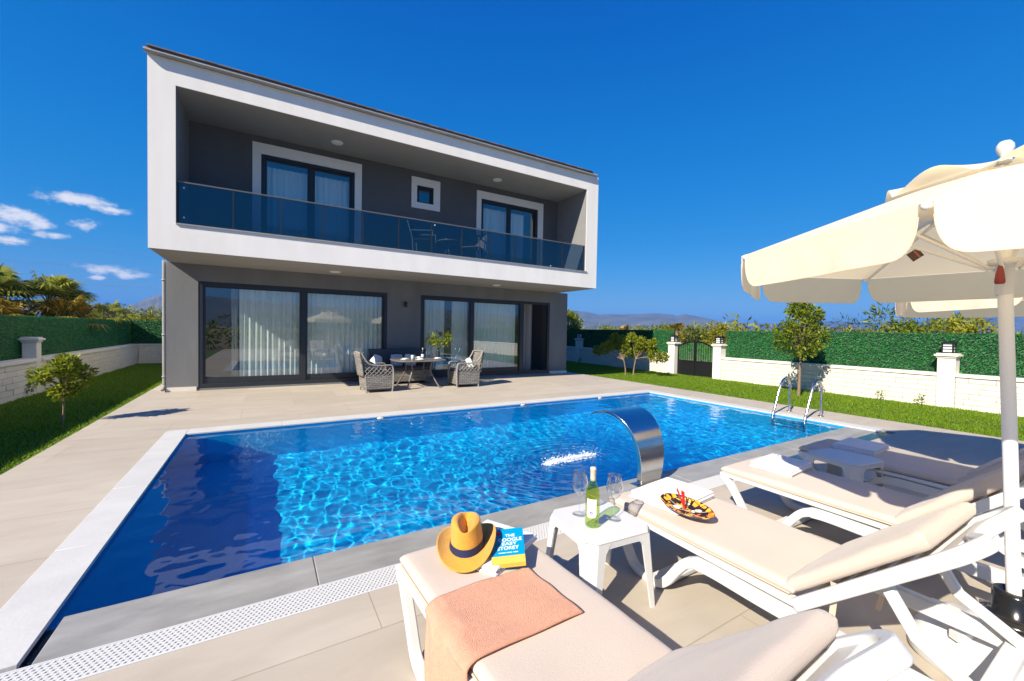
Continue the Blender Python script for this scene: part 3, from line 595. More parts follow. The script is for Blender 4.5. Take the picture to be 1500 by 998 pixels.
def small_tree(name, label, cat, x, y, z, trunks, clumps, n, size, m, seed, r0=.03, asp=.42, group=None):
    t = thing(name, label, cat, (x, y, z), 0, group); b = MB()
    for (bx, by, tx, ty, tz) in trunks: b.tube(smooth_path([(bx, by, -.03), (bx*.7+tx*.3+.01, by, tz*.4), (tx, ty, tz)], 4), [r0*(1-.45*k/8) for k in range(9)], 9)
    for q, (cx, cy, cz, cr) in enumerate(clumps):
        tr_ = min(trunks, key=lambda s_: (s_[2]-cx)**2+(s_[3]-cy)**2); branchy((tr_[2], tr_[3], tr_[4]-.05), [(cx, cy, cz)], r0*.45, r0*.12, b, seed+q)
    b.build('trunk', M_wood, t)
    leaf_cloud('crown', [c_[:3] for c_ in clumps], [c_[3] for c_ in clumps], n, size, m, t, seed, asp); return t
rg = random.Random(3)
def clumpset(cx, cy, cz, rx, rz, k, cr, seed, cone=0):
    q = random.Random(seed); out = []
    for _ in range(k):
        a_ = q.uniform(0, 2*PI); u = q.uniform(-1, 1); rr = math.sqrt(max(0, 1-u*u))*q.uniform(.55, 1)*(1-cone*max(0, u))
        out.append((cx+rx*rr*math.cos(a_), cy+rx*rr*math.sin(a_), cz+rz*u, cr*q.uniform(.7, 1.3)))
    return out
small_tree('sapling', 'small yellow-green sapling on the narrow lawn left of the paving', 'tree', -2.575, 8.64, -.05, [(0, 0, .02, 0, .5)], clumpset(0, 0, .78, .27, .24, 16, .10, 1, .45), 2300, .07, M_cit2, 11, .016)
small_tree('round_tree', 'tall round-crowned young tree on the right lawn near the pool ladder', 'tree', 11.7, 5.17, -.05, [(0, 0, .03, 0, 1.15)], clumpset(0, 0, 1.72, .58, .64, 40, .155, 2, .5)+[(-.05, 0, 2.42, .14), (.05, .05, 2.55, .09)], 4600, .095, M_cit, 12, .042)
small_tree('citrus_tree', 'low spreading twin-trunked citrus tree on the right lawn in front of the house shadow', 'tree', 11.25, 10.45, -.05, [(-.12, .06, -.2, .1, .62), (.14, -.06, .22, -.1, .66)],
           [(.45, -.75, .75, .20), (.5, -.5, 1.02, .19), (.2, -.35, 1.22, .17), (.35, -.2, 1.05, .2), (.1, 0, 1.38, .15), (-.1, .25, 1.2, .2), (-.3, .55, 1.12, .2), (-.35, .85, .95, .2), (-.4, 1.2, .85, .17), (0, .2, .9, .2), (.6, -1.0, .72, .14), (.3, -.75, 1.22, .12), (-.15, .6, 1.38, .13), (.3, .1, .78, .13)], 6800, .095, M_cit2, 13, .03, .36)
small_tree('lemon_tree', 'yellow-green tree rising behind the shaded pillar at the house corner', 'tree', 14.3, 17.6, -.1, [(0, 0, 0, 0, 1.2)], clumpset(0, 0, 2.0, .6, .5, 16, .25, 5), 2600, .13, M_cit2, 15, .05)
for (x, y, h_, sd, lb) in ((-4.12, 12.3, .32, 1, 'little green weed at the foot of the left garden wall'), (12.95, 3.2, .26, 2, 'thin dry weed at the foot of the pillar with the slatted lamp'), (12.9, 3.9, .3, 4, 'thin weed against the block wall between round tree and slatted-lamp pillar'), (13.35, 15.6, .3, 3, 'small weed beside the shaded pillar near the house')):
    t = leaf_cloud('weed', [(0, 0, h_*.3), (0.02, 0, h_*.7), (-.03, .02, h_*.5)], [.05, .07, .06], 80, .05, M_cit, None, 60+sd); t.location = (x, y, -.05); tag(t, lb, 'weed')
# fan palms beyond the left wall
def fan_palm(x, y, h_, n_f, R, m, label, seed, group='palms beyond the garden wall', tr=.13, cat='palm', dead=0):
    t = thing('fan_palm', label, cat, (x, y, -.12), 0, group); q = random.Random(seed); b = MB()
    b.tube([(0, 0, 0), (.03, 0, h_*.5), (0, .02, h_)], [tr*1.2, tr, tr*.8], 9); b.build('trunk', M_wood, t)
    V = []; Fc = []
    stem = MB()
    for k in range(n_f):
        a_ = q.uniform(0, 2*PI); e_ = q.uniform(-.5, 1.3); d = Vector((math.cos(a_)*math.cos(e_), math.sin(a_)*math.cos(e_), math.sin(e_))); pl = R*q.uniform(.35, .6)
        hub = Vector((0, 0, h_))+d*pl; hub.z -= .1*R; stem.tube([(0, 0, h_-.05), tuple(Vector((0, 0, h_))+d*pl*.5), tuple(hub)], .012, 4, cap=False)
        side = d.cross(Vector((0, 0, 1))).normalized(); up = side.cross(d).normalized()
        fr_ = R*q.uniform(.5, .65)
        for j in range(19):
            th = (j-9)/9*1.75; dd = (d*math.cos(th)+side*math.sin(th)).normalized(); ln = fr_*(1-.12*abs(th)); tip = hub+dd*ln-Vector((0, 0, ln*q.uniform(.12, .5))); mid = hub+dd*ln*.6+up*.03
            sv = dd.cross(up).normalized()*ln*.05; o_ = len(V); V += [tuple(hub), tuple(mid+sv), tuple(tip), tuple(mid-sv)]; Fc.append((o_, o_+1, o_+2, o_+3))
    npmesh('crown', V, Fc, m, t); stem.build('leaf_stalk', mat('stalk', (.16, .17, .04), .6), t, fix=False); return t
M_palm = leafmat('palm_leaves', (.08, .12, .015), (.34, .35, .05), .4)
M_palmg = leafmat('palm_leaves_dry', (.12, .11, .015), (.40, .26, .03), .3)
fan_palm(-6.5, 17.0, 2.3, 44, 1.15, M_palm, 'big dark green fan palm at the left picture edge', 1)
fan_palm(-5.5, 17.6, 2.2, 44, 1.1, M_palm, 'dark green fan palm second from the left picture edge', 2)
fan_palm(-6.0, 16.2, 1.6, 34, .9, M_palmg, 'low yellowish fan palm in front of the big dark palm on the left', 8)
fan_palm(-4.95, 17.0, 1.7, 34, .9, M_palmg, 'yellow-green fan palm just above the left hedge', 3)
fan_palm(-4.6, 19.5, 1.95, 20, .6, M_palm, 'small green fan palm standing up from golden shrubs on the left', 4)
fan_palm(-8.2, 18.5, 2.4, 20, 1.0, M_palm, 'fan palm cut by the left picture edge, farther back', 5)
def bush(x, y, h_, rx, m, label, seed, n=1500, size=.14, group='shrubs beyond the garden walls', k=12, name='shrub', asp=.3):
    t = thing(name, label, 'shrub', (x, y, -.12), 0, group); b = MB(); q = random.Random(seed)
    cl_ = [(q.uniform(-rx, rx), q.uniform(-rx, rx)*.6, h_*q.uniform(.3, .88), h_*.14*q.uniform(.7, 1.4)) for _ in range(k)]
    for c_ in cl_: b.tube(smooth_path([(c_[0]*.2, c_[1]*.2, 0), (c_[0]*.7, c_[1]*.7, c_[2]*.5), c_[:3]], 3), [.03-.0035*z for z in range(7)], 5, cap=False)
    b.build('trunk', M_wood, t, fix=False); leaf_cloud('crown', [c_[:3] for c_ in cl_], [c_[3] for c_ in cl_], n, size, m, t, seed, asp); return t
bush(-4.2, 22.2, 2.2, .9, M_gold, 'golden shrub left of the house, below the small green palm', 21, 2200)
bush(-2.9, 22.3, 2.35, .9, M_cit, 'yellow-green shrub beside the left house corner, beyond the hedge', 22, 2200)
bush(-3.6, 24.0, 2.75, .7, M_deep, 'dark thin shrub rising above the golden ones on the left', 23, 900, .16)
bush(-5.4, 20.0, 2.35, .8, M_gold, 'golden shrub between the dark palms and the small palm', 24, 2600)
bush(-6.9, 18.3, 2.3, .9, M_gold, 'golden undergrowth below the palms at the left edge', 25, 2000)
# beyond the right wall: positions run along the wall
rr = random.Random(12)
names = ['behind the hedge just right of the house', 'second along the hedge from the house', 'third along the hedge from the house', 'left of the gate beyond the wall', 'behind the left gate pillar', 'behind the gate', 'behind the right gate pillar', 'right of the gate beyond the hedge', 'behind the hedge left of the round tree', 'hidden partly by the round tree', 'just right of the round tree']
for k, nm in enumerate(names):
    f = k/(len(names)-1); y = 19.5-14*f; x = RW(y)+2.6+1.4*rr.random()+3*f; h_ = [1.9, 1.95, 2.0, 1.95, 2.15, 2.1, 2.1, 2.0, 1.9, 1.9, 1.75][k]
    m = [M_gold, M_cit, M_gold, M_cit, M_cit, M_deep, M_gold, M_cit, M_gold, M_cit, M_gold][k]
    bush(x, y, h_, 1.1, m, ('golden' if m is M_gold else 'dark green' if m is M_deep else 'yellow-green')+' shrub '+nm, 30+k, 2000, .15, k=14)
fan_palm(17.5, 13.2, 1.75, 16, .6, M_palmg, 'small yellow-green palm above the left gate pillar', 31, tr=.09)
fan_palm(18.0, 11.2, 1.65, 18, .6, M_palmg, 'small yellow-green palm seen over the middle of the gate', 32, tr=.09)
fan_palm(17.6, 16.8, 1.6, 18, .6, M_palmg, 'low golden palm above the shaded hedge', 33, tr=.09)
bush(18.3, 4.6, 2.75, 1.3, M_cit, 'dense olive and gold shrub under the far parasol', 41, 4200, .2, k=22, asp=.22)
bush(17.6, 3.4, 2.55, .9, M_gold, 'golden shrub under the far parasol, right of the dense one', 42, 2600, .18, k=16, asp=.25)
bush(18.6, 6.3, 2.6, .6, M_deep, 'spiky dark shrub left of the dense golden one under the parasols', 43, 700, .26, k=9, asp=.12)
bush(16.5, 6.2, 1.7, 1.1, M_gold, 'low golden shrub along the hedge right of the round tree', 44, 1400)
bush(16.2, 2.2, 1.75, .8, M_gold, 'low golden shrub just left of the parasol pole', 45, 1500)
bush(16.0, .6, 1.95, .8, M_cit, 'yellow-green shrub right of the parasol pole', 46, 1500)
bush(15.5, 1.2, 2.0, .35, M_deep, 'bare twiggy shrub beside the parasol pole', 47, 120, .1, k=6)
# a dense row beyond: seen between and in the window reflections
t = leaf_cloud('orchard', [(rr.uniform(22, 60), rr.uniform(-10, 60), rr.uniform(.3, 1.75)) for _ in range(260)], [rr.uniform(.5, 1.0) for _ in range(260)], 26000, .32, M_gold, None, 77, .35, .8); tag(t, 'far mass of golden orchard foliage beyond the right garden wall', 'orchard', kind='stuff')
t = leaf_cloud('orchard', [(rr.uniform(-30, 14), rr.uniform(26, 60), rr.uniform(.3, 1.9)) for _ in range(160)], [rr.uniform(.5, 1.0) for _ in range(160)], 16000, .32, M_cit, None, 78, .35, .8); tag(t, 'far mass of green orchard foliage beyond the garden end', 'orchard', kind='stuff')
t = leaf_cloud('orchard', [(rr.uniform(-26, 22), rr.uniform(-14, -10), rr.uniform(.2, 2.1)) for _ in range(150)], [rr.uniform(.5, .9) for _ in range(150)], 12000, .32, M_cit, None, 79, .35, .8); tag(t, 'foliage mass opposite the house, seen as a reflection in its windows', 'orchard', kind='stuff')
# power lines
for k, (zz, yy) in enumerate(((17.5, 118), (14.2, 121), (10.8, 124))):
    b = MB(); b.tube([(x, yy, zz-1.2*math.sin(PI*(x+70)/140)) for x in range(-70, 71, 10)],   .02, 5, cap=False); tag(b.build('power_line', mat('cable', (.2, .2, .2), .6), fix=False), ('highest', 'middle', 'lowest')[k]+' of the thin power lines across the left sky', 'power line', 'power lines across the left sky')

# ------------------------------------------------------------------ pool fittings
def wf_path(n=22):
    P = [(2.80, 0), (2.775, .16), (2.78, .33), (2.83, .48), (2.93, .60), (3.07, .665), (3.20, .665), (3.30, .63)]
    return smooth_path([(0, y, z) for y, z in P], 5)
W = thing('pool_waterfall', 'curved stainless steel waterfall spout pouring into the pool', 'waterfall spout', (3.33, 2.80, 0))
P = wf_path(); b = MB(); th = .022; n_ = len(P); V = []; Fc = []
for i_, q in enumerate(P):
    s_ = i_/(n_-1); hw = .14+.155*s_**1.1; cx = .0-.045*s_; tt = (P[min(i_+1, n_-1)]-P[max(i_-1, 0)]).normalized(); nn = Vector((0, -tt.z, tt.y)); tk = .05*(1-s_)+.012
    for x in (cx-hw, cx+hw):
        for sg in (-1, 1): v_ = q+nn*sg*tk/2; V.append((x, v_.y-2.80, v_.z))
for i_ in range(n_-1):
    a_ = i_*4; c_ = a_+4; Fc += [(a_, c_, c_+1, a_+1), (a_+2, a_+3, c_+3, c_+2), (a_, a_+2, c_+2, c_), (a_+1, c_+1, c_+3, a_+3)]
b.add(V, Fc, True); wb = b.build('blade', M_chrome, W, bevel=.003)
b = MB(); b.box((-.2, -.06, -.011), (.2, .06, -.004)); b.build('base_plate', M_chrome, W)
b = MB()
def fall(u, v):
    x = 3.285-.295+.59*u; t_ = v*.357; y = 3.30+1.35*t_; z = .625-.25*t_-4.9*t_*t_; cx = 3.285; return ((x-cx)*(1-.0*v)-.16*v+cx+.004*math.sin(u*40+v*9), y+.005*math.sin(u*33+v*6)+.003*math.sin(u*70-v*21), z)
b.grid(48, 24, fall); wsh = b.build('falling_water', panemat('water_sheet', (.93, .975, 1), .03, ior=1.33), None, fix=False); tag(wsh, 'clear sheet of water falling from the steel spout', 'falling water')
for uu in (0, 1):
    be = MB(); be.tube([fall(uu, k/14) for k in range(15)], [.004+.002*math.sin(k*1.7) for k in range(15)], 7); be.build('sheet_edge', panemat('water_bead', (.80, .92, 1), .12, ior=1.4), wsh, fix=False)
rgn = np.random.default_rng(8); b = MB(); n_ = 750
def octa(b, p_, r_, q_=None):
    x, y, z = p_; b.add([(x+r_, y, z), (x-r_, y, z), (x, y+r_, z), (x, y-r_, z), (x, y, z+r_*.8), (x, y, z-r_*.8)], [(0, 2, 4), (2, 1, 4), (1, 3, 4), (3, 0, 4), (2, 0, 5), (1, 2, 5), (3, 1, 5), (0, 3, 5)])
for _ in range(1500):
    u = rgn.uniform(-1, 1); cl = math.sin(u*9)*.5+math.sin(u*23+1)*.5; x = 3.13+.36*u+rgn.normal(0, .03); y = 3.79+.03*cl+rgn.normal(.01, .028+.035*max(0, cl)); hgt = abs(rgn.normal(0, .012+.02*max(0, cl))); octa(b, (x, y, -.028+hgt), rgn.uniform(.003, .010)*(1 if hgt < .03 else .5))
for _ in range(60): octa(b, (3.17+rgn.uniform(-.45, .45), 3.78+rgn.normal(0, .1), rgn.uniform(-.02, .1)), rgn.uniform(.002, .006))
tag(b.build('splash', mat('foam', (.85, .88, .9), .6), fix=False), 'white foam where the waterfall hits the pool', 'splash', kind='stuff')
# ladder
LD = thing('pool_ladder', 'stainless steel pool ladder with two bent handrails at the right pool edge', 'pool ladder', (8.9, 3.83, 0))
for y in (4.10, 3.56):
    rl_ = MB(); q = smooth_path([(.03, y-3.83, .0), (.03, y-3.83, .35), (.01, y-3.83, .56), (-.10, y-3.83, .665), (-.25, y-3.83, .63), (-.36, y-3.83, .48), (-.52, y-3.83, .12), (-.61, y-3.83, -.12), (-.62, y-3.83, -.9)], 6)
    rl_.tube(q, .021, 14); rl_.build('handrail', M_chrome, LD)
    b = MB(); b.lathe([(.022, .001), (.055, .001), (.055, .008), (.03, .018), (.022, .018)], 20, Matrix.Translation((.03, y-3.83, 0.006 if False else 0))); b.build('flange', M_chrome, LD)
b = MB()
for z in (-.3, -.55, -.8): b.box((-.66, -.25, z), (-.585, .25, z+.02))
b.build('step', M_chrome, LD)
for k, x in enumerate((1.69, 4.56, 6.69)):
    b = MB(); T_ = Matrix.Translation((x, PY1-.014, -.085))@Matrix.Rotation(PI/2, 4, 'X'); b.lathe([(0, .02), (.06, .02), (.075, .012), (.08, 0), (.0, 0)], 22, T_)
    tag(b.build('pool_inlet', M_plast), ('leftmost', 'middle', 'rightmost')[k]+' round white inlet fitting in the far pool wall', 'pool inlet', 'white inlets in the far pool wall')

# ------------------------------------------------------------------ patio furniture
def wick():
    if 'wicker' in MATS: return MATS['wicker']
    m = bpy.data.materials.new('grey_wicker'); m.use_nodes = True; t = m.node_tree; n = t.nodes; b = n['Principled BSDF']; tcn = n.new('ShaderNodeTexCoord')
    sx = n.new('ShaderNodeSeparateXYZ'); t.links.new(tcn.outputs['Object'], sx.inputs[0]); ad = n.new('ShaderNodeMath'); ad.operation = 'ADD'; t.links.new(sx.outputs[0], ad.inputs[0]); t.links.new(sx.outputs[1], ad.inputs[1])
    cb = n.new('ShaderNodeCombineXYZ'); t.links.new(ad.outputs[0], cb.inputs[0]); t.links.new(sx.outputs[2], cb.inputs[1])
    br = n.new('ShaderNodeTexBrick'); br.inputs['Scale'].default_value = 1; br.inputs['Brick Width'].default_value = .11; br.inputs['Row Height'].default_value = .042; br.inputs['Mortar Size'].default_value = .007; br.inputs['Mortar Smooth'].default_value = 1
    br.inputs['Color1'].default_value = (.20, .185, .165, 1); br.inputs['Color2'].default_value = (.30, .28, .25, 1); br.inputs['Mortar'].default_value = (.03, .03, .03, 1)
    t.links.new(cb.outputs[0], br.inputs['Vector']); t.links.new(br.outputs[0], b.inputs['Base Color']); bp = n.new('ShaderNodeBump'); bp.invert = True; bp.inputs['Distance'].default_value = .01; bp.inputs['Strength'].default_value = .8; t.links.new(br.outputs['Fac'], bp.inputs['Height']); t.links.new(bp.outputs[0], b.inputs['Normal'])
    b.inputs['Roughness'].default_value = .55; MATS['wicker'] = m; return m
M_wick = wick(); M_wr = mat('wicker_strand', (.25, .23, .205), .55, var=.15, vscale=40)
def lattice(b, o_, ux, uz, w_, h_, nn, r_=.009):
    # strands crossing at two diagonals inside the w x h panel
    ux, uz, o_ = Vector(ux), Vector(uz), Vector(o_); st_ = w_/nn
    for s_ in (1, -1):
        k = -h_
        while k < w_+h_:
            # line x = k + s*z
            pts = []
            for z in (0, h_):
                pts.append((k+s_*z if s_ > 0 else k+h_-z, z))
            (xa, za), (xb, zb) = pts
            def cut(xa, za, xb, zb):
                if xa > xb: xa, za, xb, zb = xb, zb, xa, za
                if xb <= 0 or xa >= w_: return None
                if xa < 0: za += (zb-za)*(-xa)/(xb-xa); xa = 0
                if xb > w_: zb = za+(zb-za)*(w_-xa)/(xb-xa); xb = w_
                return xa, za, xb, zb
            c_ = cut(xa, za, xb, zb)
            if c_ and c_[2]-c_[0] > .02: b.tube([o_+ux*c_[0]+uz*c_[1], o_+ux*c_[2]+uz*c_[3]], r_, 5, cap=False)
            k += st_
def armchair(label, loc, rz):
    # faces +x
    t = thing('wicker_armchair', label, 'armchair', loc, rz, 'wicker armchairs at the patio table'); w_ = .33
    b = MB(); b.add([(-.30, -w_, .07), (.33, -w_, .07), (.33, w_, .07), (-.30, w_, .07), (-.33, -w_+.01, .40), (.31, -w_+.01, .40), (.31, w_-.01, .40), (-.33, w_-.01, .40)], [(0, 3, 2, 1), (4, 5, 6, 7), (0, 1, 5, 4), (1, 2, 6, 5), (2, 3, 7, 6), (3, 0, 4, 7)]); b.build('seat_base', M_wick, t, bevel=.012)
    for sy in (-1, 1):
        b = MB(); lattice(b, (-.33, sy*(w_-.012), .40), (1, 0, 0), (0, 0, 1), .62, .20, 6); b.build('side_lattice', M_wr, t, fix=False)
        b = MB(); q = smooth_path([(.315, sy*(w_-.012), .07), (.325, sy*(w_-.012), .35), (.31, sy*(w_-.012), .57), (.25, sy*(w_-.012), .625), (0, sy*(w_-.012), .625), (-.22, sy*(w_-.015), .66), (-.34, sy*(w_-.02), .80), (-.40, sy*(w_-.03), .93)], 4); b.tube(q, .024, 8, flat=(1.3, .8)); b.build('arm', M_wr, t)
    b = MB()
    def bk(u, v): y = (-1+2*u)*(w_-.03); return (-.335-.09*v**1.3-.03*(1-(2*u-1)**2), y, .38+.55*v-.02*(2*u-1)**2*v)
    b.grid(12, 8, bk); bo = b.build('backrest', M_wick, t, fix=False); md = bo.modifiers.new('solid', 'SOLIDIFY'); md.thickness = .035; md.offset = -1
    b = MB(); b.tube([bk(u/10, 1) for u in range(11)], .026, 8); b.build('top_rail', M_wr, t)
    for x in (-.29, .31):
        for sy in (-1, 1): b = MB(); b.tube([(x, sy*(w_-.02), 0), (x, sy*(w_-.02), .10)], .022, 8); b.build('leg', M_wr, t)
    b = MB(); b.box((-.30, -w_+.04, .402), (.29, w_-.04, .455)); b.build('seat_cushion', mat('charcoal_cushion', (.09, .09, .10), .95, bump=.2), t, bevel=.02, seg=3)
    return t
armchair('grey wicker armchair at the left end of the patio table', (2.29, 10.08, 0), 0.03)
armchair('grey wicker armchair at the right end of the patio table, facing left', (4.58, 10.06, 0), PI-.04)
SB = thing('wicker_bench', 'dark wicker bench behind the patio table, backed against the grey wall', 'bench', (3.2, 11.22, 0), 0)
b = MB(); b.box((-.80, -.28, .07), (.80, .30, .38)); b.build('seat_base', M_wick, SB, bevel=.012)
b = MB(); b.box((-.80, .22, .381), (.80, .30, .93)); b.build('backrest', mat('charcoal_weave', (.05, .055, .07), .7, bump=.5, bscale=90), SB, bevel=.02)
for sx in (-1, 1): b = MB(); b.box((sx*.80-.03, -.27, .381), (sx*.80+.03, .215, .62)); b.build('arm', M_wick, SB, bevel=.012)
for sx in (-1, 1):
    for y in (-.24, .26): b = MB(); b.box((sx*.76-.025, y-.025, 0), (sx*.76+.025, y+.025, .07)); b.build('leg', M_wr, SB)
b = MB(); b.box((-.76, -.27, .382), (.76, .21, .45)); b.build('seat_cushion', MATS['charcoal_cushion'], SB, bevel=.02, seg=3)
def pillow(label, loc, rot, m, s_=.2):
    b = MB()
    for sg in (-1, 1): b.grid(10, 10, lambda u, v: ((2*u-1)*s_*(1-.08*(2*v-1)**2), sg*.055*max(0, (1-(2*u-1)**4)*(1-(2*v-1)**4))**.6, (2*v-1)*s_*(1-.08*(2*u-1)**2)))
    o = b.build('scatter_pillow', m); o.location = loc; o.rotation_euler = rot; return tag(o, label, 'pillow', 'scatter pillows on the patio seats')
M_pil = mat('white_pillow', (.7, .7, .71), .95, bump=.2); M_pat = mat('navy_pattern_pillow', (.55, .56, .62), .95, var=.5, vscale=14)
pillow('white pillow standing in the left wicker armchair', (2.22, 10.1, .62), (0, .5, PI/2+.1), M_pil, .17); pillow('white pillow in the right wicker armchair', (4.72, 10.0, .6), (-.35, .2, PI/2), M_pil, .15)
pillow('patterned pillow left on the dark bench', (3.12, 11.3, .62), (-.25, 0, 0), M_pat, .17); pillow('pale pillow right on the dark bench', (3.5, 11.3, .62), (-.25, .1, 0), M_pil, .17); pillow('pale pillow against the left arm of the dark bench', (2.58, 11.2, .62), (-.2, .3, .6), M_pil, .17)
TB = thing('patio_table', 'oval patio table on splayed bent legs, laid with plates and glasses', 'table', (3.42, 10.38, 0))
M_tt = mat('table_top', (.17, .15, .13), .35, var=.1, vscale=10); b = MB()
rim = [(math.copysign(abs(math.cos(a_))**.5, math.cos(a_))*.66, math.copysign(abs(math.sin(a_))**.5, math.sin(a_))*.56) for a_ in np.linspace(0, 2*PI, 49)[:-1]]
b.add([(x, y, .68) for x, y in rim]+[(x, y, .712) for x, y in rim], [tuple(range(48))[::-1], tuple(range(48, 96))]+[(k, (k+1) % 48, 48+(k+1) % 48, 48+k) for k in range(48)]); b.build('tabletop', M_tt, TB, bevel=.005)
for sx in (-1, 1):
    for sy in (-1, 1): b = MB(); b.tube(smooth_path([(sx*.28, sy*.28, .68), (sx*.24, sy*.27, .45), (sx*.34, sy*.37, .18), (sx*.43, sy*.46, 0)], 5), .02, 8); b.build('leg', mat('bronze_metal', (.16, .14, .12), .4), TB)
b = MB(); b.tube([(-.26, 0, .30), (.26, 0, .30)], .014, 8); b.tube([(-.26, -.3, .30), (-.26, .3, .30)], .014, 8); b.tube([(.26, -.3, .30), (.26, .3, .30)], .014, 8); b.build('stretcher', MATS['bronze_metal'], TB)
M_china = mat('china', (.78, .78, .77), .2)
for k, (x, y, lb) in enumerate(((3.02, 10.2, 'white plate at the left end of the patio table'), (3.35, 10.02, 'white plate at the near middle of the patio table'), (3.55, 10.7, 'white plate on the far side of the patio table'), (3.9, 10.25, 'white plate at the right end of the patio table'))):
    b = MB(); b.lathe([(0, .004), (.07, .004), (.115, .02), (.118, .017), (.075, 0), (0, 0)], 28); o = b.build('plate', M_china); o.location = (x, y, .713); tag(o, lb, 'plate', 'plates on the patio table')
    b = MB(); b.box((-.05, -.07, 0), (.05, .07, .012)); b.box((-.045, -.06, .0125), (.05, .06, .022)); o = b.build('napkin', M_towel, bevel=.004); o.location = (x+.01, y, .7345); o.rotation_euler = (0, 0, .4+k); tag(o, 'folded white napkin on the '+lb, 'napkin', 'napkins on the plates')
M_clear = panemat('clear_glass', (.96, .97, .97), .03, ior=1.45)
for x, y, lb in ((3.18, 10.1, 'drinking glass at the left front of the patio table'), (3.24, 10.42, 'drinking glass behind the left front one on the patio table'), (3.72, 10.1, 'drinking glass right of the dark bottle on the patio table')):
    b = MB(); b.lathe([(0, .003), (.028, .003), (.036, .12), (.034, .12), (.026, .008), (0, .008)], 20); o = b.build('tumbler', mat('frosty_glass', (.75, .77, .78), .15), fix=False) if x == 3.18 else b.build('tumbler', M_clear, fix=False); o.location = (x, y, .713); tag(o, lb, 'glass', 'drinking glasses on the patio table')
b = MB(); b.lathe([(0, 0), (.037, 0), (.038, .01), (.038, .18), (.03, .21), (.015, .235), (.014, .29), (.016, .3), (0, .3)], 22); WB = b.build('wine_bottle', mat('dark_bottle', (.012, .012, .012), .08)); WB.location = (3.48, 10.2, .713); tag(WB, 'dark wine bottle with a pale label on the patio table', 'bottle')
b = MB(); b.lathe([(.0385, .06), (.0385, .14)], 22); b.build('paper_label', M_china, WB, fix=False)
b = MB(); b.lathe([(.0155, .245), (.0165, .301), (0, .302)], 14); b.build('capsule', mat('bottle_capsule', (.3, .3, .3), .4), WB, fix=False)
VS = thing('leafy_vase', 'dark vase of yellow-green leafy branches at the right end of the patio table', 'vase', (3.98, 10.42, .713))
b = MB(); b.lathe([(0, 0), (.05, 0), (.06, .05), (.055, .14), (.035, .2), (.04, .22), (.03, .22), (.03, .19), (0, .19)], 22); b.build('vessel', mat('vase_glaze', (.03, .035, .03), .25), VS)
b = MB(); q = random.Random(5); tips = [(.30*math.cos(a_)*q.uniform(.5, 1), .30*math.sin(a_)*q.uniform(.5, 1), .40+q.uniform(0, .22)) for a_ in np.linspace(0, 6.28, 12)]
for tp in tips: b.tube(smooth_path([(0, 0, .2), (tp[0]*.4, tp[1]*.4, tp[2]*.75), tp], 4), .004, 5)
b.build('stem', mat('stem', (.12, .14, .04), .7), VS); leaf_cloud('foliage', [(*t_[:2], t_[2]) for t_ in tips], [.075]*12, 240, .11, M_cit2, VS, 91, .42)
# balcony set
BZ = OZ0+.013
M_ch = mat('balcony_chair_frame', (.22, .21, .19), .5); M_rat = mat('balcony_weave', (.20, .16, .13), .8, bump=.6, bscale=120); M_ratd = mat('balcony_weave_dark', (.035, .035, .04), .8, bump=.6, bscale=120)
def bchair(label, loc, rz, m):
    t = thing('balcony_chair', label, 'chair', loc, rz, 'balcony chairs'); b = MB(); b.box((-.25, -.24, .40), (.25, .24, .43)); b.build('seat', m, t, bevel=.008)
    b = MB(); b.add([(-.26, -.23, .42), (-.26, .23, .42), (-.38, .23, .86), (-.38, -.23, .86), (-.235, -.23, .42), (-.235, .23, .42), (-.355, .23, .86), (-.355, -.23, .86)], [(0, 1, 2, 3), (7, 6, 5, 4), (0, 4, 5, 1), (1, 5, 6, 2), (2, 6, 7, 3), (3, 7, 4, 0)]); b.build('backrest', m, t, bevel=.006)
    for sy in (-1, 1):
        b = MB(); b.tube([(-.24, sy*.26, 0), (-.27, sy*.26, .45), (-.40, sy*.26, .88)], .014, 7); b.build('leg', M_ch, t); b = MB(); b.tube([(.26, sy*.26, 0), (.24, sy*.26, .62)], .014, 7); b.build('leg', M_ch, t); b = MB(); b.box((-.30, sy*.26-.022, .62), (.26, sy*.26+.022, .642)); b.build('armrest', M_ch, t, bevel=.004)
bchair('dark balcony chair left of the round table, facing right', (3.55, 10.35, BZ), -.5, M_ratd); bchair('brownish woven balcony chair right of the round table', (4.98, 10.45, BZ), PI+.75, M_rat)
BT = thing('balcony_table', 'small round table between the two balcony chairs', 'table', (4.2, 10.35, BZ)); b = MB(); b.lathe([(0, .46), (.29, .46), (.295, .475), (.29, .49), (0, .49)], 30); b.build('tabletop', M_rat, BT)
for a_ in (.3, 2.4, 4.5): b = MB(); b.tube(smooth_path([(.12*math.cos(a_), .12*math.sin(a_), .46), (.05*math.cos(a_), .05*math.sin(a_), .26), (.22*math.cos(a_), .22*math.sin(a_), 0)], 4), .012, 7); b.build('leg', M_ch, BT)
b = MB(); b.lathe([(0, 0), (.04, 0), (.05, .04), (.045, .04), (.036, .006), (0, .006)], 18); o = b.build('ashtray', M_china); o.location = (4.12, 10.3, BZ+.491); tag(o, 'small white ashtray on the round balcony table', 'ashtray')

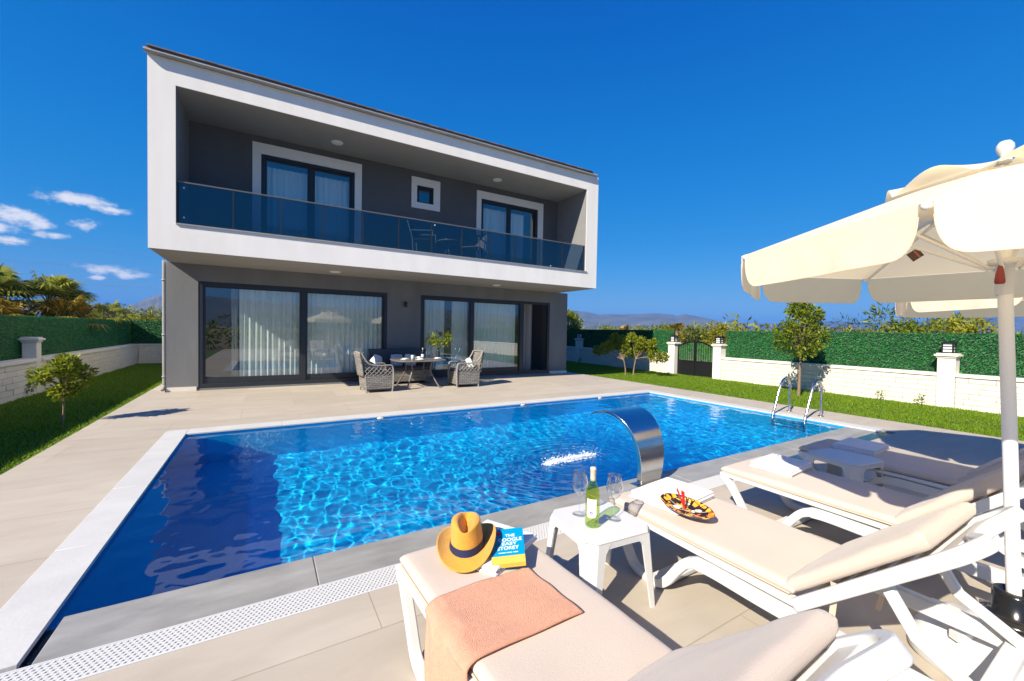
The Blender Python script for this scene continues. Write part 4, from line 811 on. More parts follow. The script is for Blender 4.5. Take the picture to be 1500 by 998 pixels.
# ------------------------------------------------------------------ sun loungers
def rslab(b, x0, x1, y0, y1, z0, z1, nx_=14, ny_=20, r_=.025, wr=0, seed=0, M=None):
    # a soft slab: rounded edges, faint wrinkles
    rg = random.Random(seed); ph = [rg.uniform(0, 6) for _ in range(6)]; cx, cy = (x0+x1)/2, (y0+y1)/2; zc, hz = (z0+z1)/2, (z1-z0)/2
    def pr(u):  # edge profile 0..1 -> (inset, height factor)
        return u
    us = [0, .004, .02, .05]+list(np.linspace(.1, .9, nx_-6))+[.95, .98, .996, 1]; vs = [0, .003, .012, .03]+list(np.linspace(.07, .93, ny_-6))+[.97, .988, .997, 1]
    def hgt(u, v):
        du = min(u, 1-u)*(x1-x0); dv = min(v, 1-v)*(y1-y0); f = 1
        for d_ in (du, dv):
            if d_ < r_: f *= math.sqrt(max(0, 1-(1-d_/r_)**2))
        return f
    for sg in (1, -1):
        V = []
        for v in vs:
            for u in us:
                f = hgt(u, v); x = x0+(x1-x0)*u; y = y0+(y1-y0)*v; wq = wr*(math.sin(7*x+9*y+ph[0])+.6*math.sin(19*x-6*y+ph[1])+.5*math.sin(31*y+4*math.sin(6*x)+ph[2]))*f if sg > 0 else 0
                V.append((x, y, zc+sg*hz*(.12+.88*f)+wq+(.006*math.sin(PI*u)*math.sin(PI*v) if sg > 0 else 0)))
        n1 = len(us); Fc = [(j*n1+i_, j*n1+i_+1, (j+1)*n1+i_+1, (j+1)*n1+i_) for j in range(len(vs)-1) for i_ in range(n1-1)]
        if sg < 0: Fc = [q[::-1] for q in Fc]
        b.add(V, Fc, True, M)
        E_ = [V[i_] for i_ in range(n1)]+[V[j*n1+n1-1] for j in range(1, len(vs))]+[V[(len(vs)-1)*n1+i_] for i_ in range(n1-2, -1, -1)]+[V[j*n1] for j in range(len(vs)-2, 0, -1)]
        if sg > 0: top = E_
        else: b.add(top+E_, [(k, (k+1) % len(top), len(top)+(k+1) % len(top), len(top)+k) for k in range(len(top))], True, M)
YH = .87                                       # hinge line
BA = math.radians(43)                          # backrest angle
def lounger(loc, rz, label, seed, group='sun loungers by the pool'):
    # local x across (+-.31), local y = towards the pool; base under the frame
    t = thing('sun_lounger', label, 'sun lounger', loc, rz, group); hw = .335
    for sx in (-1, 1):
        xa, xb = sorted((sx*hw, sx*(hw-.045)))
        b = MB()
        pth = smooth_path([(0, 2.0, .325), (0, 1.945, .29), (0, 1.86, .17), (0, 1.79, .06), (0, 1.72, .026), (0, 1.60, .026), (0, 1.53, .07), (0, 1.46, .17), (0, 1.39, .245), (0, 1.28, .272), (0, 1.0, .265), (0, .6, .262), (0, .32, .255), (0, .22, .20), (0, .12, .06), (0, .05, .026), (0, -.05, .026)], 5)
        n_ = len(pth); ws = []
        for q in pth:
            ws.append(.052 if q.z < .24 else .072 if q.y < 1.35 else .056)
        b.strip([(q.y, q.z) for q in pth], ws, xa, xb); b.build('side_frame', M_plast, t, bevel=.009, seg=3)
        b = MB(); b.strip([(2.012, .338), (1.6, .335), (.86, .328)], .028, *sorted((sx*(hw+.001), sx*(hw-.058)))); b.build('top_rail', M_plast, t, bevel=.006)
        # prop behind the backrest
        d = Vector((0, -math.cos(BA), math.sin(BA))); a_ = Vector((sx*(hw-.075), YH, .315))+d*.38; e_ = Vector((sx*(hw-.075), .36, .30))
        b = MB(); b.strip([(a_.y, a_.z-.012), (a_.y-.10, .40), (.28, .272)], .04, a_.x-.018, a_.x+.018); b.build('prop', M_plast, t, bevel=.006)
    b = MB()
    for y in np.linspace(.95, 1.96, 12): b.box((-hw+.0585, y-.03, .318), (hw-.0585, y+.03, .334))
    b.build('slat_deck', M_plast, t, bevel=.004)
    for (y0, y1, z0, z1) in ((1.56, 1.66, .012, .04), (-.02, .05, .012, .04), (.30, .36, .235, .275)): b = MB(); b.box((-hw+.046, y0, z0), (hw-.046, y1, z1)); b.build('crossbar', M_plast, t, bevel=.004)
    # backrest
    R_b = Matrix.Translation((0, YH, .322))@Matrix.Rotation(-BA, 4, 'X')@Matrix.Rotation(PI, 4, 'Z')   # local +y runs up the backrest
    b = MB(); Lb = .80; P = smooth_path([(-hw+.012, 0, 0), (-hw+.012, .3, 0), (-hw+.012, .58, 0), (-hw+.028, .675, 0), (-hw+.09, .725, 0), (-hw+.16, .695, 0), (-hw+.23, .66, 0), (0, .65, 0), (hw-.23, .66, 0), (hw-.16, .695, 0), (hw-.09, .725, 0), (hw-.028, .675, 0), (hw-.012, .58, 0), (hw-.012, .3, 0), (hw-.012, 0, 0)], 6)
    V = []; n_ = len(P)
    for i_, q in enumerate(P):
        tt = (P[min(i_+1, n_-1)]-P[max(i_-1, 0)]).normalized(); nn = Vector((-tt.y, tt.x, 0))
        for sg, z in ((-1, -.030), (1, -.030), (1, .022), (-1, .022)): V.append(R_b@(q+nn*sg*.019+Vector((0, 0, z))))
    b.add(V, [(i_*4+k, i_*4+(k+1) % 4, i_*4+4+(k+1) % 4, i_*4+4+k) for i_ in range(n_-1) for k in range(4)]+[(0, 1, 2, 3), tuple(range((n_-1)*4, n_*4))[::-1]]); b.build('backrest_frame', M_plast, t, bevel=.008, seg=3)
    b = MB()
    for y in np.linspace(.07, .60, 7): b.box((-hw+.035, y-.03, -.006), (hw-.035, y+.03, .008), R_b)
    b.build('backrest_slats', M_plast, t, bevel=.003)
    b = MB(); rslab(b, -.315, .315, YH+.005, 2.015, .345, .398, wr=.0019, seed=seed); sc = b.build('seat_cushion', M_cush, t, fix=False)
    b = MB(); rc = [(-.317, YH+.02), (-.317, 1.985), (-.29, 2.017), (.29, 2.017), (.317, 1.985), (.317, YH+.02)]; b.tube([(x, y, .357) for x, y in rc], .0042, 6); b.build('piping', M_cushe, sc)
    b = MB(); rslab(b, -.31, .31, .0, .60, .010, .075, wr=.003, seed=seed+5, M=Matrix.Translation((0, 0, .0))@R_b@Matrix.Translation((0, .01, .02))); b.build('back_cushion', M_cush, t, fix=False)
    # piping along the edge nearest the hinge and the tie straps
    for sx in (-1, 1):
        b = MB(); p0 = R_b@Vector((sx*.32, .22, .03)); P = [p0, p0+Vector((sx*.012, .0, -.06)), p0+Vector((sx*.02, .015, -.20)), p0+Vector((sx*.0, .045, -.36))]
        P = smooth_path(P, 4); V = []
        for q in P: V += [q+Vector((0, -.011, 0)), q+Vector((0, .011, 0)), q+Vector((.003, .011, 0)), q+Vector((.003, -.011, 0))]
        b.add(V, [(4*i_+k, 4*i_+(k+1) % 4, 4*i_+4+(k+1) % 4, 4*i_+4+k) for i_ in range(len(P)-1) for k in range(4)]); b.build('strap', M_cushe, t)
    return t
LA = lounger((.925, 0, 0), .035, 'nearest sun lounger, with the mustard hat, blue book and peach towel on it', 1)
LB = lounger((2.315, 0, 0), 0, 'sun lounger with the round patterned dish, right of the bottle table', 2)
LC = lounger((3.60, 0, 0), 0, 'sun lounger left of the grey-shaded side table, with one white towel', 3)
LD_ = lounger((4.92, 0, 0), 0, 'farthest sun lounger, shaded, with a lilac-looking towel at its foot', 4)
LA.location = (.925+.03, -.03, 0)
# ------------------------------------------------------------------ side tables
def side_table(label, loc, rz):
    t = thing('side_table', label, 'side table', loc, rz, 'white resin side tables'); s_ = .222; c_ = .055; h_ = .42
    def ring(s2, c2, z):
        return [(-s2+c2, -s2, z), (s2-c2, -s2, z), (s2, -s2+c2, z), (s2, s2-c2, z), (s2-c2, s2, z), (-s2+c2, s2, z), (-s2, s2-c2, z), (-s2, -s2+c2, z)]
    b = MB(); b.add(ring(s_, c_, h_-.012)+ring(s_-.004, c_, h_), [tuple(range(8))[::-1], tuple(range(8, 16))]+[(k, (k+1) % 8, 8+(k+1) % 8, 8+k) for k in range(8)]); b.build('tabletop', M_plast, t, bevel=.004, seg=3)
    # apron with arched underside, joined to L-section legs
    for k in range(4):
        M = Matrix.Rotation(k*PI/2, 4, 'Z'); b = MB(); n_ = 16; w0, w1 = -s_+c_+.0, s_-c_
        top = [(w0+(w1-w0)*i_/n_, h_-.0125) for i_ in range(n_+1)]; bot = [(x, h_-.045-.035*max(0, (abs(x)/w1))**6) for x, _ in top]
        V = [(x, -s_+.002, z) for x, z in top]+[(x, -s_+.002, z) for x, z in bot]+[(x, -s_+.012, z) for x, z in top]+[(x, -s_+.012, z) for x, z in bot]; m_ = n_+1
        b.add(V, [(i_, i_+1, m_+i_+1, m_+i_) for i_ in range(n_)]+[(2*m_+i_, 3*m_+i_, 3*m_+i_+1, 2*m_+i_+1) for i_ in range(n_)]+[(m_+i_, m_+i_+1, 3*m_+i_+1, 3*m_+i_) for i_ in range(n_)], False, M); b.build('apron', M_plast, t)
    for k in range(4):
        M = Matrix.Rotation(k*PI/2, 4, 'Z'); b = MB(); rings = []
        for f in (0, .06, .14, .3, .6, 1):
            z = (h_-.013)*(1-f); sp = .022*f; wl = .075+.03*max(0, 1-f/.14)-.028*min(1, f); a_ = s_+sp-.001; cc = .05*(1-.25*f)
            # L-shaped chamfered section at the (+,-) corner
            rings.append([(a_-cc-wl+.02, -a_, z), (a_-cc, -a_, z), (a_, -a_+cc, z), (a_, -a_+cc+wl-.02, z), (a_-.010, -a_+cc+wl-.02, z), (a_-.010, -a_+cc+.005, z), (a_-cc-.005, -a_+.010, z), (a_-cc-wl+.02, -a_+.010, z)])
        V = [v for r_ in rings for v in r_]; b.add(V, [(i_*8+k2, i_*8+(k2+1) % 8, i_*8+8+(k2+1) % 8, i_*8+8+k2) for i_ in range(5) for k2 in range(8)]+[tuple(range(40, 48))], False, M); b.build('leg', M_plast, t)
    return t
side_table('white side table holding the wine bottle and two wine glasses', (1.655, 1.74, 0), math.radians(-5)); side_table('white side table in the parasol shade between the two farther loungers', (4.50, 1.60, 0), math.radians(-10))
# ------------------------------------------------------------------ towels
def folded(label, loc, rz, w_, d_, n_l=3, m=M_towel, tk=.017, group='folded white towels on the loungers', seed=0):
    b = MB(); rg = random.Random(seed)
    for k in range(n_l):
        dx = rg.uniform(-.006, .006); dy = rg.uniform(-.006, .006); f = 1-.015*k
        rslab(b, -w_/2*f+dx, w_/2*f+dx, -d_/2*f+dy, d_/2*f+dy, .001+k*tk, .001+(k+1)*tk+.001, 12, 12, .010, wr=.0008, seed=seed+k)
    o = b.build('folded_towel', m, fix=False); o.location = loc; o.rotation_euler = (0, 0, rz); return tag(o, label, 'towel', group)
ZC = .400
folded('folded white towel beside the patterned dish', (2.335, 1.765, ZC), math.radians(7), .45, .35, 3, seed=1)
folded('folded white towel on the lounger left of the shaded side table', (3.68, 1.735, ZC), math.radians(5), .42, .31, 3, seed=2)
folded('folded towel on the shaded farthest lounger', (5.03, 1.66, ZC), math.radians(3), .44, .33, 3, seed=3)
folded('white towel under the mustard hat and the blue book', (.98, 1.80, ZC), math.radians(28), .40, .32, 2, seed=4)
# peach towel over the side of the nearest lounger
b = MB()
def peach(u, v):
    L1 = .42; s_ = u*.86; y = 1.20+.345*v+.02*math.sin(3*u+1)*(v-.5); xe = .615
    yb = y+(-.03+.0*v)*max(0, (s_-.45))*1.5
    if s_ < L1: x = 1.065-(1.065-.63)*s_/L1-.02*v+.0; z = .414+.003*math.sin(9*s_+5*v)
    elif s_ < L1+.08:
        a_ = (s_-L1)/.08*PI/2; x = .63-.02*v-.065*math.sin(a_); z = .414-.045*(1-math.cos(a_))
    else:
        d_ = s_-L1-.08; x = .565-.02*v+.010*math.sin(v*7+d_*5)-.03*d_; z = .369-d_*.985
    w_ = .004*math.sin(14*v+3*s_)+.003*math.sin(23*s_-4*v)
    return (x+(w_ if s_ > L1 else 0), yb, z+(w_*.6 if s_ <= L1 else 0))
b.grid(80, 36, peach); o = b.build('peach_towel', M_peach, fix=False); md = o.modifiers.new('solid', 'SOLIDIFY'); md.thickness = .007; md.offset = 1
tag(o, 'peach terry towel draped over the side of the nearest lounger', 'towel')
# hat
HT = thing('felt_hat', 'mustard cowboy hat with navy band lying on the nearest lounger', 'hat', (.848, 1.795, .456)); HT.rotation_euler = (.16, -.05, -.50)
M_felt = mat('mustard_felt', (.62, .30, .03), .95, var=.08, vscale=30, bump=.35, bscale=200, sheen=.3)
ax_, ay_ = .082, .098
def ring_pt(r_, ph): return (math.cos(ph), math.sin(ph))
b = MB()
def brim(u, v):
    ph = 2*PI*u; r0 = 1.0; k = v; cx, sy = math.cos(ph), math.sin(ph); x = cx*(ax_+.078*k); y = sy*(ay_+.075*k); curl = (.060 if cx > 0 else .034)*(abs(cx)**2.2)*k**1.7-.014*(abs(sy)**2)*k
    return (x*(1-.10*k*abs(cx)**2), y, curl)
b.grid(72, 10, brim); bo = b.build('brim', M_felt, HT, fix=False); md = bo.modifiers.new('solid', 'SOLIDIFY'); md.thickness = .004
b = MB()
def crown(u, v):
    ph = 2*PI*u; cx, sy = math.cos(ph), math.sin(ph)
    if v < .6:
        k = v/.6; sc = 1-.16*k; z = .118*k+.012*k*sy*0
        pinch = 1-.16*k*k*max(0, -sy)**2*abs(cx)**.5*1.4
        return (cx*ax_*sc*pinch, sy*ay_*sc, z+.014*k*(abs(cx)))
    k = (v-.6)/.4; sc = .84*(1-k); x = cx*ax_*sc*(1-.22*max(0, -sy)**2*abs(cx)**.5*(1-k)); y = sy*ay_*sc
    rimh = .118+.014*abs(cx)*(1-k); lift = .012*math.sin(PI*min(1, k*1.6))*(k < .63)
    crease = .050*math.exp(-(x/.022)**2)*min(1, k*3)*(1 if y > -.09 else 0)
    return (x, y, rimh+lift-crease)
b.grid(72, 40, crown); b.build('crown', M_felt, HT, fix=False)
b = MB()
def band(u, v): ph = 2*PI*u; return (math.cos(ph)*(ax_+.003)*(1-.06*v), math.sin(ph)*(ay_+.003)*(1-.06*v), .003+.036*v)
b.grid(60, 3, band); b.build('band', mat('navy_ribbon', (.012, .018, .07), .7), HT, fix=False)
# book
BK = thing('paperback_book', 'blue paperback with white lettering leaning on the white towel beside the hat', 'book', (1.005, 1.665, .452)); BK.rotation_euler = Euler((math.radians(13), math.radians(-7), math.radians(-30)))
bw, bh, bt_ = .155, .225, .022
b = MB(); b.box((-bw/2+.002, -bh/2+.002, .0015), (bw/2-.002, bh/2-.002, bt_-.0015)); b.build('pages', mat('paper', (.7, .66, .56), .9), BK)
M_bl = mat('blue_cover', (.0, .27, .50), .35); M_yl = mat('yellow_cover', (.75, .48, .08), .35)
b = MB(); b.box((-bw/2, -bh/2+.045, bt_-.001), (bw/2, bh/2, bt_+.001)); b.box((-bw/2, -bh/2, -.001), (bw/2, bh/2, .001)); b.box((-bw/2-.0015, -bh/2+.045, -.001), (-bw/2, bh/2, bt_+.001)); b.build('cover', M_bl, BK)
b = MB(); b.box((-bw/2, -bh/2, bt_-.001), (bw/2, -bh/2+.0449, bt_+.001)); b.box((-bw/2, -bh/2-.0015, .0011), (bw/2, -bh/2, bt_+.001)); b.build('cover_band', M_yl, BK)
def text(s_, size, loc, parent, m, sx=1, rot=(0, 0, 0), name='lettering', ext=.0003):
    cu = bpy.data.curves.new('lettering', 'FONT'); cu.body = s_; cu.size = size; cu.align_x = 'CENTER'; cu.align_y = 'CENTER'; cu.extrude = ext; cu.resolution_u = 3; cu.offset = size*.018
    to = bpy.data.objects.new('lettering_curve', cu); dg = bpy.context.evaluated_depsgraph_get(); me = bpy.data.meshes.new_from_object(to.evaluated_get(dg)) if False else None
    C.objects.link(to); bpy.context.view_layer.update(); dg = bpy.context.evaluated_depsgraph_get(); me = bpy.data.meshes.new_from_object(to.evaluated_get(dg)); bpy.data.objects.remove(to)
    me.materials.clear(); me.materials.append(m); o = bpy.data.objects.new(name, me); C.objects.link(o); o.parent = parent; o.location = loc; o.rotation_euler = rot; o.scale = (sx, 1, 1); return o
M_wht = mat('white_ink', (.8, .8, .8), .5)
for s_, sz, y, sx, x in (('THE', .026, .062, 1, .012), ('GOOGLE', .030, .034, .95, .010), ('EASY', .026, .008, 1.25, .006), ('STOREY', .030, -.020, .95, .0)): text(s_, sz, (x, y, bt_+.0013), BK, M_wht, sx)
b = MB()
for k, (x0, x1) in enumerate(((-.045, -.012), (-.008, .018), (.024, .046))): b.box((x0, -.050, bt_+.001), (x1, -.046, bt_+.0013))
b.build('small_print', M_wht, BK); b = MB(); b.lathe([(0, .0), (.014, 0), (.014, .0006), (0, .0006)], 20, Matrix.Translation((-.045, .082, bt_+.001))); b.build('red_seal', mat('red_ink', (.6, .04, .02), .5), BK)
# patterned dish with red cocktail sticks
def dish_mat():
    m = bpy.data.materials.new('mosaic_glaze'); m.use_nodes = True; t = m.node_tree; n = t.nodes; b = n['Principled BSDF']; b.inputs['Roughness'].default_value = .25
    tcn = n.new('ShaderNodeTexCoord'); mp_ = n.new('ShaderNodeMapping'); mp_.inputs['Scale'].default_value = (1.5, 1, 0); t.links.new(tcn.outputs['Object'], mp_.inputs[0])
    v = n.new('ShaderNodeTexVoronoi'); v.inputs['Scale'].default_value = 34; t.links.new(mp_.outputs[0], v.inputs['Vector'])
    cr = n.new('ShaderNodeValToRGB'); cr.color_ramp.interpolation = 'CONSTANT'; e = cr.color_ramp.elements; cols = [(0, (.80, .33, .02)), (.22, (.02, .012, .02)), (.40, (.82, .42, .03)), (.56, (.55, .10, .03)), (.66, (.03, .02, .03)), (.80, (.72, .66, .58)), (.90, (.85, .30, .02))]
    e[0].position = 0; e[0].color = (*cols[0][1], 1); e[1].position = cols[1][0]; e[1].color = (*cols[1][1], 1)
    for p_, c_ in cols[2:]: q = e.new(p_); q.color = (*c_, 1)
    s_ = n.new('ShaderNodeSeparateColor'); t.links.new(v.outputs['Color'], s_.inputs[0]); t.links.new(s_.outputs[0], cr.inputs[0])
    v2 = n.new('ShaderNodeTexVoronoi'); v2.feature = 'DISTANCE_TO_EDGE'; v2.inputs['Scale'].default_value = 34; t.links.new(mp_.outputs[0], v2.inputs['Vector'])
    lt = n.new('ShaderNodeMath'); lt.operation = 'GREATER_THAN'; lt.inputs[1].default_value = .07; t.links.new(v2.outputs['Distance'], lt.inputs[0])
    mx_ = n.new('ShaderNodeMix'); mx_.data_type = 'RGBA'; t.links.new(lt.outputs[0], mx_.inputs[0]); mx_.inputs[6].default_value = (.02, .012, .01, 1); t.links.new(cr.outputs[0], mx_.inputs[7]); t.links.new(mx_.outputs[2], b.inputs['Base Color']); return m
PL = thing('patterned_dish', 'oval dish with orange, black and white mosaic pattern and red sticks, on the lounger', 'dish', (2.165, 1.535, .428), 0); PL.rotation_euler = (math.radians(6), math.radians(-11), math.radians(14))
b = MB()
def dsh(u, v): ph = 2*PI*u; return (math.cos(ph)*.088*v, math.sin(ph)*.158*v, .004+.046*v**2.4)
b.grid(64, 12, dsh); o = b.build('bowl', dish_mat(), PL, fix=False); md = o.modifiers.new('solid', 'SOLIDIFY'); md.thickness = .004
b = MB(); M_div = mat('divider_glaze', (.55, .42, .28), .35)
for a_ in (.25, 1.25, 2.2, 3.3, 4.3, 5.3):
    c_, s_ = math.cos(a_), math.sin(a_); b.tube([(0, 0, .016), (c_*.045, s_*.080, .020), (c_*.074, s_*.132, .036)], .0014, 6)
b.build('divider', M_div, PL)
for k, (a_, l_, tl) in enumerate(((2.2, .135, .35), (1.7, .115, .18), (1.3, .11, .10), (.9, .10, .3))):
    b = MB(); tp = (math.cos(a_)*tl*l_-.005, .01+math.sin(a_)*tl*l_, .02+l_); b.tube([(.0, .01, .02), tp], [.004, .005], 7); b.add([(tp[0]-.01, tp[1], tp[2]-.014), (tp[0]+.01, tp[1], tp[2]-.014), (tp[0]+.006, tp[1], tp[2]+.008), (tp[0]-.006, tp[1], tp[2]+.008), (tp[0], tp[1]+.004, tp[2]), (tp[0], tp[1]-.004, tp[2])], [(0, 1, 4), (1, 2, 4), (2, 3, 4), (3, 0, 4), (1, 0, 5), (2, 1, 5), (3, 2, 5), (0, 3, 5)]); b.build('red_stick', mat('red_plastic', (.72, .03, .02), .35), PL)
# bottle and glasses on the near table
TZ = .4205
BT2 = thing('white_wine_bottle', 'green glass bottle of white wine on the near side table', 'bottle', (1.568, 1.70, TZ)); BT2.rotation_euler = (0, 0, -.5); BT2.scale = (1.07, 1.07, 1.08)
M_bg = panemat('bottle_green', (.80, .95, .62), .05, ior=1.45)
prof = [(0, .012), (.020, .010), (.033, .002), (.0365, .008), (.0365, .165), (.034, .188), (.024, .213), (.0155, .232), (.0135, .25), (.0135, .296)]
b = MB(); b.lathe(prof, 36); b.build('glass_body', M_bg, BT2, fix=False)
b = MB(); b.lathe([(0, .016), (.031, .009), (.034, .012), (.034, .163), (.031, .186), (.022, .208), (0, .2081)], 30); b.build('wine', panemat('white_wine', (.95, .93, .30), .0, ior=1.1), BT2, fix=False)
b = MB(); b.lathe([(.0142, .236), (.0145, .288), (.0155, .29), (.0155, .302), (.012, .305), (0, .305)], 24); b.build('capsule', mat('pale_capsule', (.62, .50, .40), .5), BT2, fix=False)
b = MB()
def lab(u, v):
    ph = math.radians(-150+80*u); z0 = .055+.012*(2*u-1)**6; z1 = .150; return (.0371*math.cos(ph), .0371*math.sin(ph), z0+(z1-z0)*v)
b.grid(20, 6, lab); b.build('paper_label', mat('label_paper', (.8, .78, .76), .8), BT2, fix=False)
b = MB(); ph = math.radians(-112); T_ = Matrix.Translation((.0374*math.cos(ph), .0374*math.sin(ph), .080))@Matrix.Rotation(ph+PI/2, 4, 'Z')@Matrix.Rotation(PI/2, 4, 'X')
b.lathe([(.0035, 0), (.008, 0), (.008, .0006), (.0035, .0006)], 8, T_, smooth=False); b.build('emblem', mat('violet_ink', (.10, .08, .22), .6), BT2)
def wgm():
    m = panemat('wine_glass', (.965, .975, .985), .03, ior=1.5)
    for q in m.node_tree.nodes:
        if q.type == 'MATH' and q.operation == 'POWER': q.inputs[1].default_value = 2.6
        if q.type == 'MATH' and q.operation == 'MULTIPLY_ADD': q.inputs[1].default_value = 1.0
    return m
def wineglass(label, loc, s_=1):
    t = thing('wine_glass', label, 'wine glass', loc, 0, 'wine glasses on the near side table'); m = wgm()
    b = MB(); pr_ = [(.0045, .100), (.015, .107), (.032, .128), (.041, .155), (.0415, .175), (.036, .205), (.0315, .228)]; b.lathe([(r_*s_, z*s_) for r_, z in pr_]+[((r_-.0012)*s_, z*s_) for r_, z in pr_[::-1]], 36); b.build('bowl', m, t, fix=False)
    b = MB(); b.lathe([(.0042*s_, .100*s_), (.0035*s_, .06*s_), (.0042*s_, .012*s_)], 12); b.build('stem', m, t, fix=False)
    b = MB(); b.lathe([(.0045*s_, .012*s_), (.012*s_, .005*s_), (.036*s_, .0025), (.037*s_, .001), (0, .001)], 36); b.build('foot', panemat('glass_foot', (.985, .99, .995), .02, ior=1.3), t, fix=False); return t
wineglass('empty wine glass left of the wine bottle', (1.60, 1.845, TZ), 1.13); wineglass('empty wine glass right of the wine bottle', (1.735, 1.70, TZ), 1.13)

# ------------------------------------------------------------------ parasols
M_canv = clothmat('cream_canvas', (.90, .87, .80), (1.0, .80, .46), .52)
def tilt(o): o.location = (-.01, .017, .019); o.rotation_euler = (-.0304, 0, 0); return o
def parasol(label, loc, grp='parasols'):
    t = thing('parasol', label, 'parasol', loc, 0, grp); R = 1.061; zr = 1.91; r1 = .36; z1 = 2.165; nS = 8
    def cz(r_): return zr+(z1-zr)*(R-r_)/(R-r1)
    def edge(th, r_):
        # octagon point with panels sagging slightly between ribs
        k = (th/(PI/4)) % 1; poly = math.cos(PI/8)/math.cos((k-.5)*PI/4); return r_*poly, 4*k*(1-k)
    b = MB()
    def can(u, v):
        th = 2*PI*u; r_ = R+(r1-.06-R)*v; pr, sg = edge(th, r_); return (pr*math.cos(th), pr*math.sin(th), cz(r_)-.018*sg*math.sin(PI*min(1, v*1.05))*(r_/R))
    b.grid(96, 12, can); tilt(b.build('canopy', M_canv, t, fix=False))
    b = MB()
    def cap(u, v):
        th = 2*PI*u; r_ = .425*(1-v)+.03*v; pr, sg = edge(th, r_); return (pr*math.cos(th), pr*math.sin(th), 2.152+.135*v+.075*sg**1.5*(1-v)**1.6+.004)
    b.grid(160, 10, cap); tilt(b.build('vent_cap', M_canv, t, fix=False))
    for k in range(8):
        b = MB(); th0 = k*PI/4; p0 = Vector((R*math.cos(th0), R*math.sin(th0), zr)); p1 = Vector((R*math.cos(th0+PI/4), R*math.sin(th0+PI/4), zr)); Ls = (p1-p0).length; out = ((p0+p1)/2).normalized(); out.z = 0
        def val(u, v):
            s_ = .016+u*(Ls-.032); d_ = min(s_, Ls-s_)-.016; dep = .172*max(0, 1-(1-min(d_/.105, 1))**3)**(1/2.6)
            q = p0+(p1-p0)*(s_/Ls); z = zr+.002-dep*v; wv_ = .010*math.sin(s_*13+k*2)*v+.004*math.sin(s_*31+k)*v
            return tuple(q+out*(.004+wv_+.012*v)+Vector((0, 0, z-zr)))
        us = 44; b.grid(us, 6, lambda u, v: val(.5-.5*math.cos(PI*u), v)); vo = tilt(b.build('valance', M_canv, t, fix=False))
        b = MB(); b.tube([val(.5-.5*math.cos(PI*q_/44), 1) for q_ in range(1, 44)], .0022, 5, cap=False); b.build('hem', M_canv, vo, fix=False)
    M_rib = mat('rib_metal', (.72, .70, .66), .4)
    for k in range(8):
        a_ = k*PI/4; c_, s_ = math.cos(a_), math.sin(a_); b = MB(); b.tube([(c_*.05, s_*.05, cz(.05)-.03), (c_*(R-.02), s_*(R-.02), zr-.012)], .0085, 6); b.lathe([(0, -.014), (.012, -.01), (.016, 0), (.012, .01), (0, .014)], 12, Matrix.Translation((c_*(R-.008), s_*(R-.008), zr-.010))); tilt(b.build('rib', M_rib, t))
        b = MB(); b.tube([(c_*.05, s_*.05, 1.80), (c_*.52, s_*.52, cz(.52)-.02)], .0075, 6); tilt(b.build('strut', M_rib, t))
    b = MB(); b.tube([(0, 0, .30), (-.003, .038, 1.1), (-.008, .078, 1.9), (-.010, .088, 2.25)], .0238, 28); b.build('pole', mat('pole_paint', (.78, .77, .75), .3, bump=.03), t)
    b = MB(); b.lathe([(.024, 1.70), (.029, 1.705), (.029, 1.83), (.055, 1.835), (.055, 1.86), (.024, 1.865)], 24); b.build('runner', M_plast, t).location = (-.007, .072, 0)
    b = MB(); b.lathe([(0, 2.275), (.02, 2.275), (.022, 2.295), (.014, 2.305), (.022, 2.318), (.029, 2.338), (.028, 2.356), (.018, 2.372), (0, 2.377)], 26); tilt(b.build('finial', M_plast, t))
    # water-filled base
    B_ = bpy.data.objects.new('base', None); C.objects.link(B_); B_.parent = t; b = MB()
    rings = [(.315, 0.0), (.33, .02), (.325, .09), (.29, .125), (.23, .16), (.15, .20), (.12, .228), (.0, .235)]
    V = []; n_ = 64
    for r_, z in rings:
        for k in range(n_): a_ = 2*PI*k/n_; f = 1+.035*math.cos(6*a_)*(r_ > .15); V.append((r_*f*math.cos(a_), r_*f*math.sin(a_), z+(.012*max(0, math.cos(6*a_)) if .1 < z < .2 else 0)))
    b.add(V, [(i_*n_+k, i_*n_+(k+1) % n_, (i_+1)*n_+(k+1) % n_, (i_+1)*n_+k) for i_ in range(len(rings)-1) for k in range(n_)], True)
    for k in range(6): a_ = k*PI/3+.5; b.box((-.018, -.05, 0), (.018, .05, .035), Matrix.Translation((.215*math.cos(a_), .215*math.sin(a_), .16))@Matrix.Rotation(a_+PI/2, 4, 'Z'))
    b.build('shell', M_plast, B_)
    b = MB(); b.lathe([(.025, .23), (.108, .240), (.112, .250), (.107, .266), (.084, .278), (.069, .284), (.069, .368), (.064, .382), (.048, .386), (.042, .366), (.025, .36)], 40); b.build('collar', mat('black_gloss_plastic', (.012, .012, .013), .18), B_)
    return t
P1 = parasol('big cream parasol in the foreground with its white pole at the right', (2.86, .375, 0))
P2 = parasol('second cream parasol behind, cut by the right picture edge', (6.0, .58, 0))
b = MB(); b.box((-.028, -.002, -.028), (.028, .002, .028)); o = b.build('fabric_tag', mat('brown_label', (.10, .05, .03), .6), P1); o.location = (.36, .47, 1.98); o.rotation_euler = (.5, PI/4, -.6)
b = MB(); b.box((-.026, -.0025, .004), (.026, -.0021, .012)); o2 = b.build('tag_print', mat('label_print', (.45, .14, .04), .6), P1); o2.location = o.location; o2.rotation_euler = o.rotation_euler
b = MB(); b.tube(smooth_path([(0, 0, .04), (0, 0, .01), (.0, 0, -.03), (.002, 0, -.055)], 4), [.004, .005, .006, .008, .010, .012, .014, .015, .016, .017, .017, .016, .012], 10); b.tube([(0, 0, .04), (.05, .0, .06)], .0025, 5); o = b.build('crank_toggle', mat('maroon_plastic', (.22, .02, .015), .4), P1); o.location = (-.078, .075, 1.80)

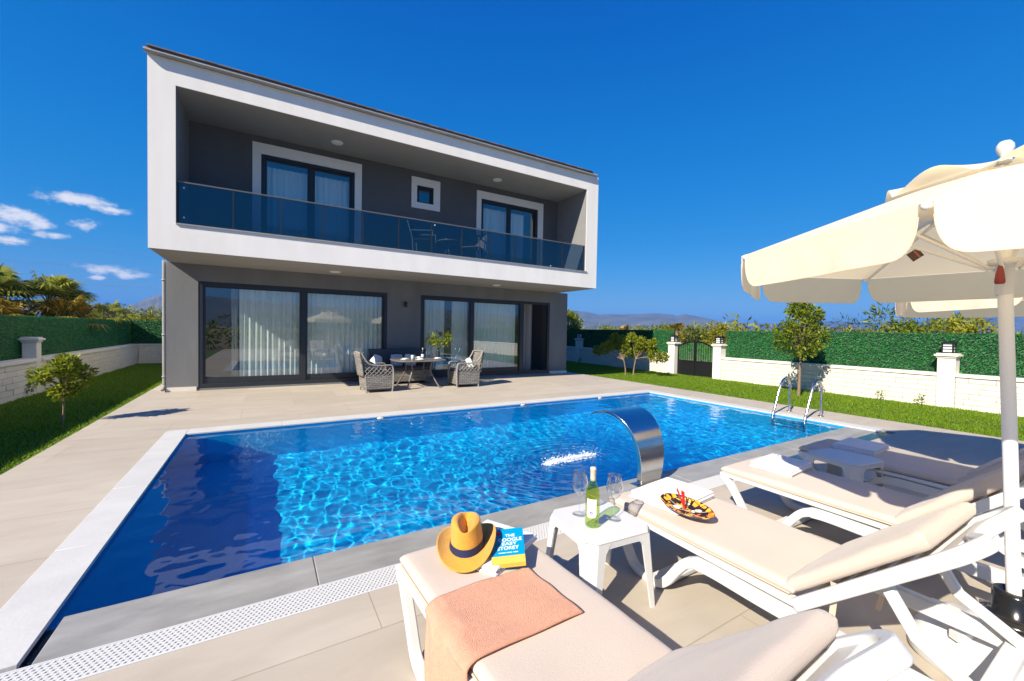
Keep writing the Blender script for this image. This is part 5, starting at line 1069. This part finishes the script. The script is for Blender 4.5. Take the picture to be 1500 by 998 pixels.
# ------------------------------------------------------------------ air
HZ = bpy.data.materials.new('haze_air'); HZ.use_nodes = True; t = HZ.node_tree; t.nodes.clear(); vp = t.nodes.new('ShaderNodeVolumePrincipled'); vp.inputs['Color'].default_value = (.06, .34, 1, 1); vp.inputs['Density'].default_value = .00030; vp.inputs['Anisotropy'].default_value = 0
oo = t.nodes.new('ShaderNodeOutputMaterial'); t.links.new(vp.outputs[0], oo.inputs['Volume'])
b = MB(); b.box((-3900, -3900, -3), (3900, 3900, 140)); hz = b.build('haze', HZ); hz['kind'] = 'stuff'; hz['label'] = 'thin blue air between the garden and the far hills'
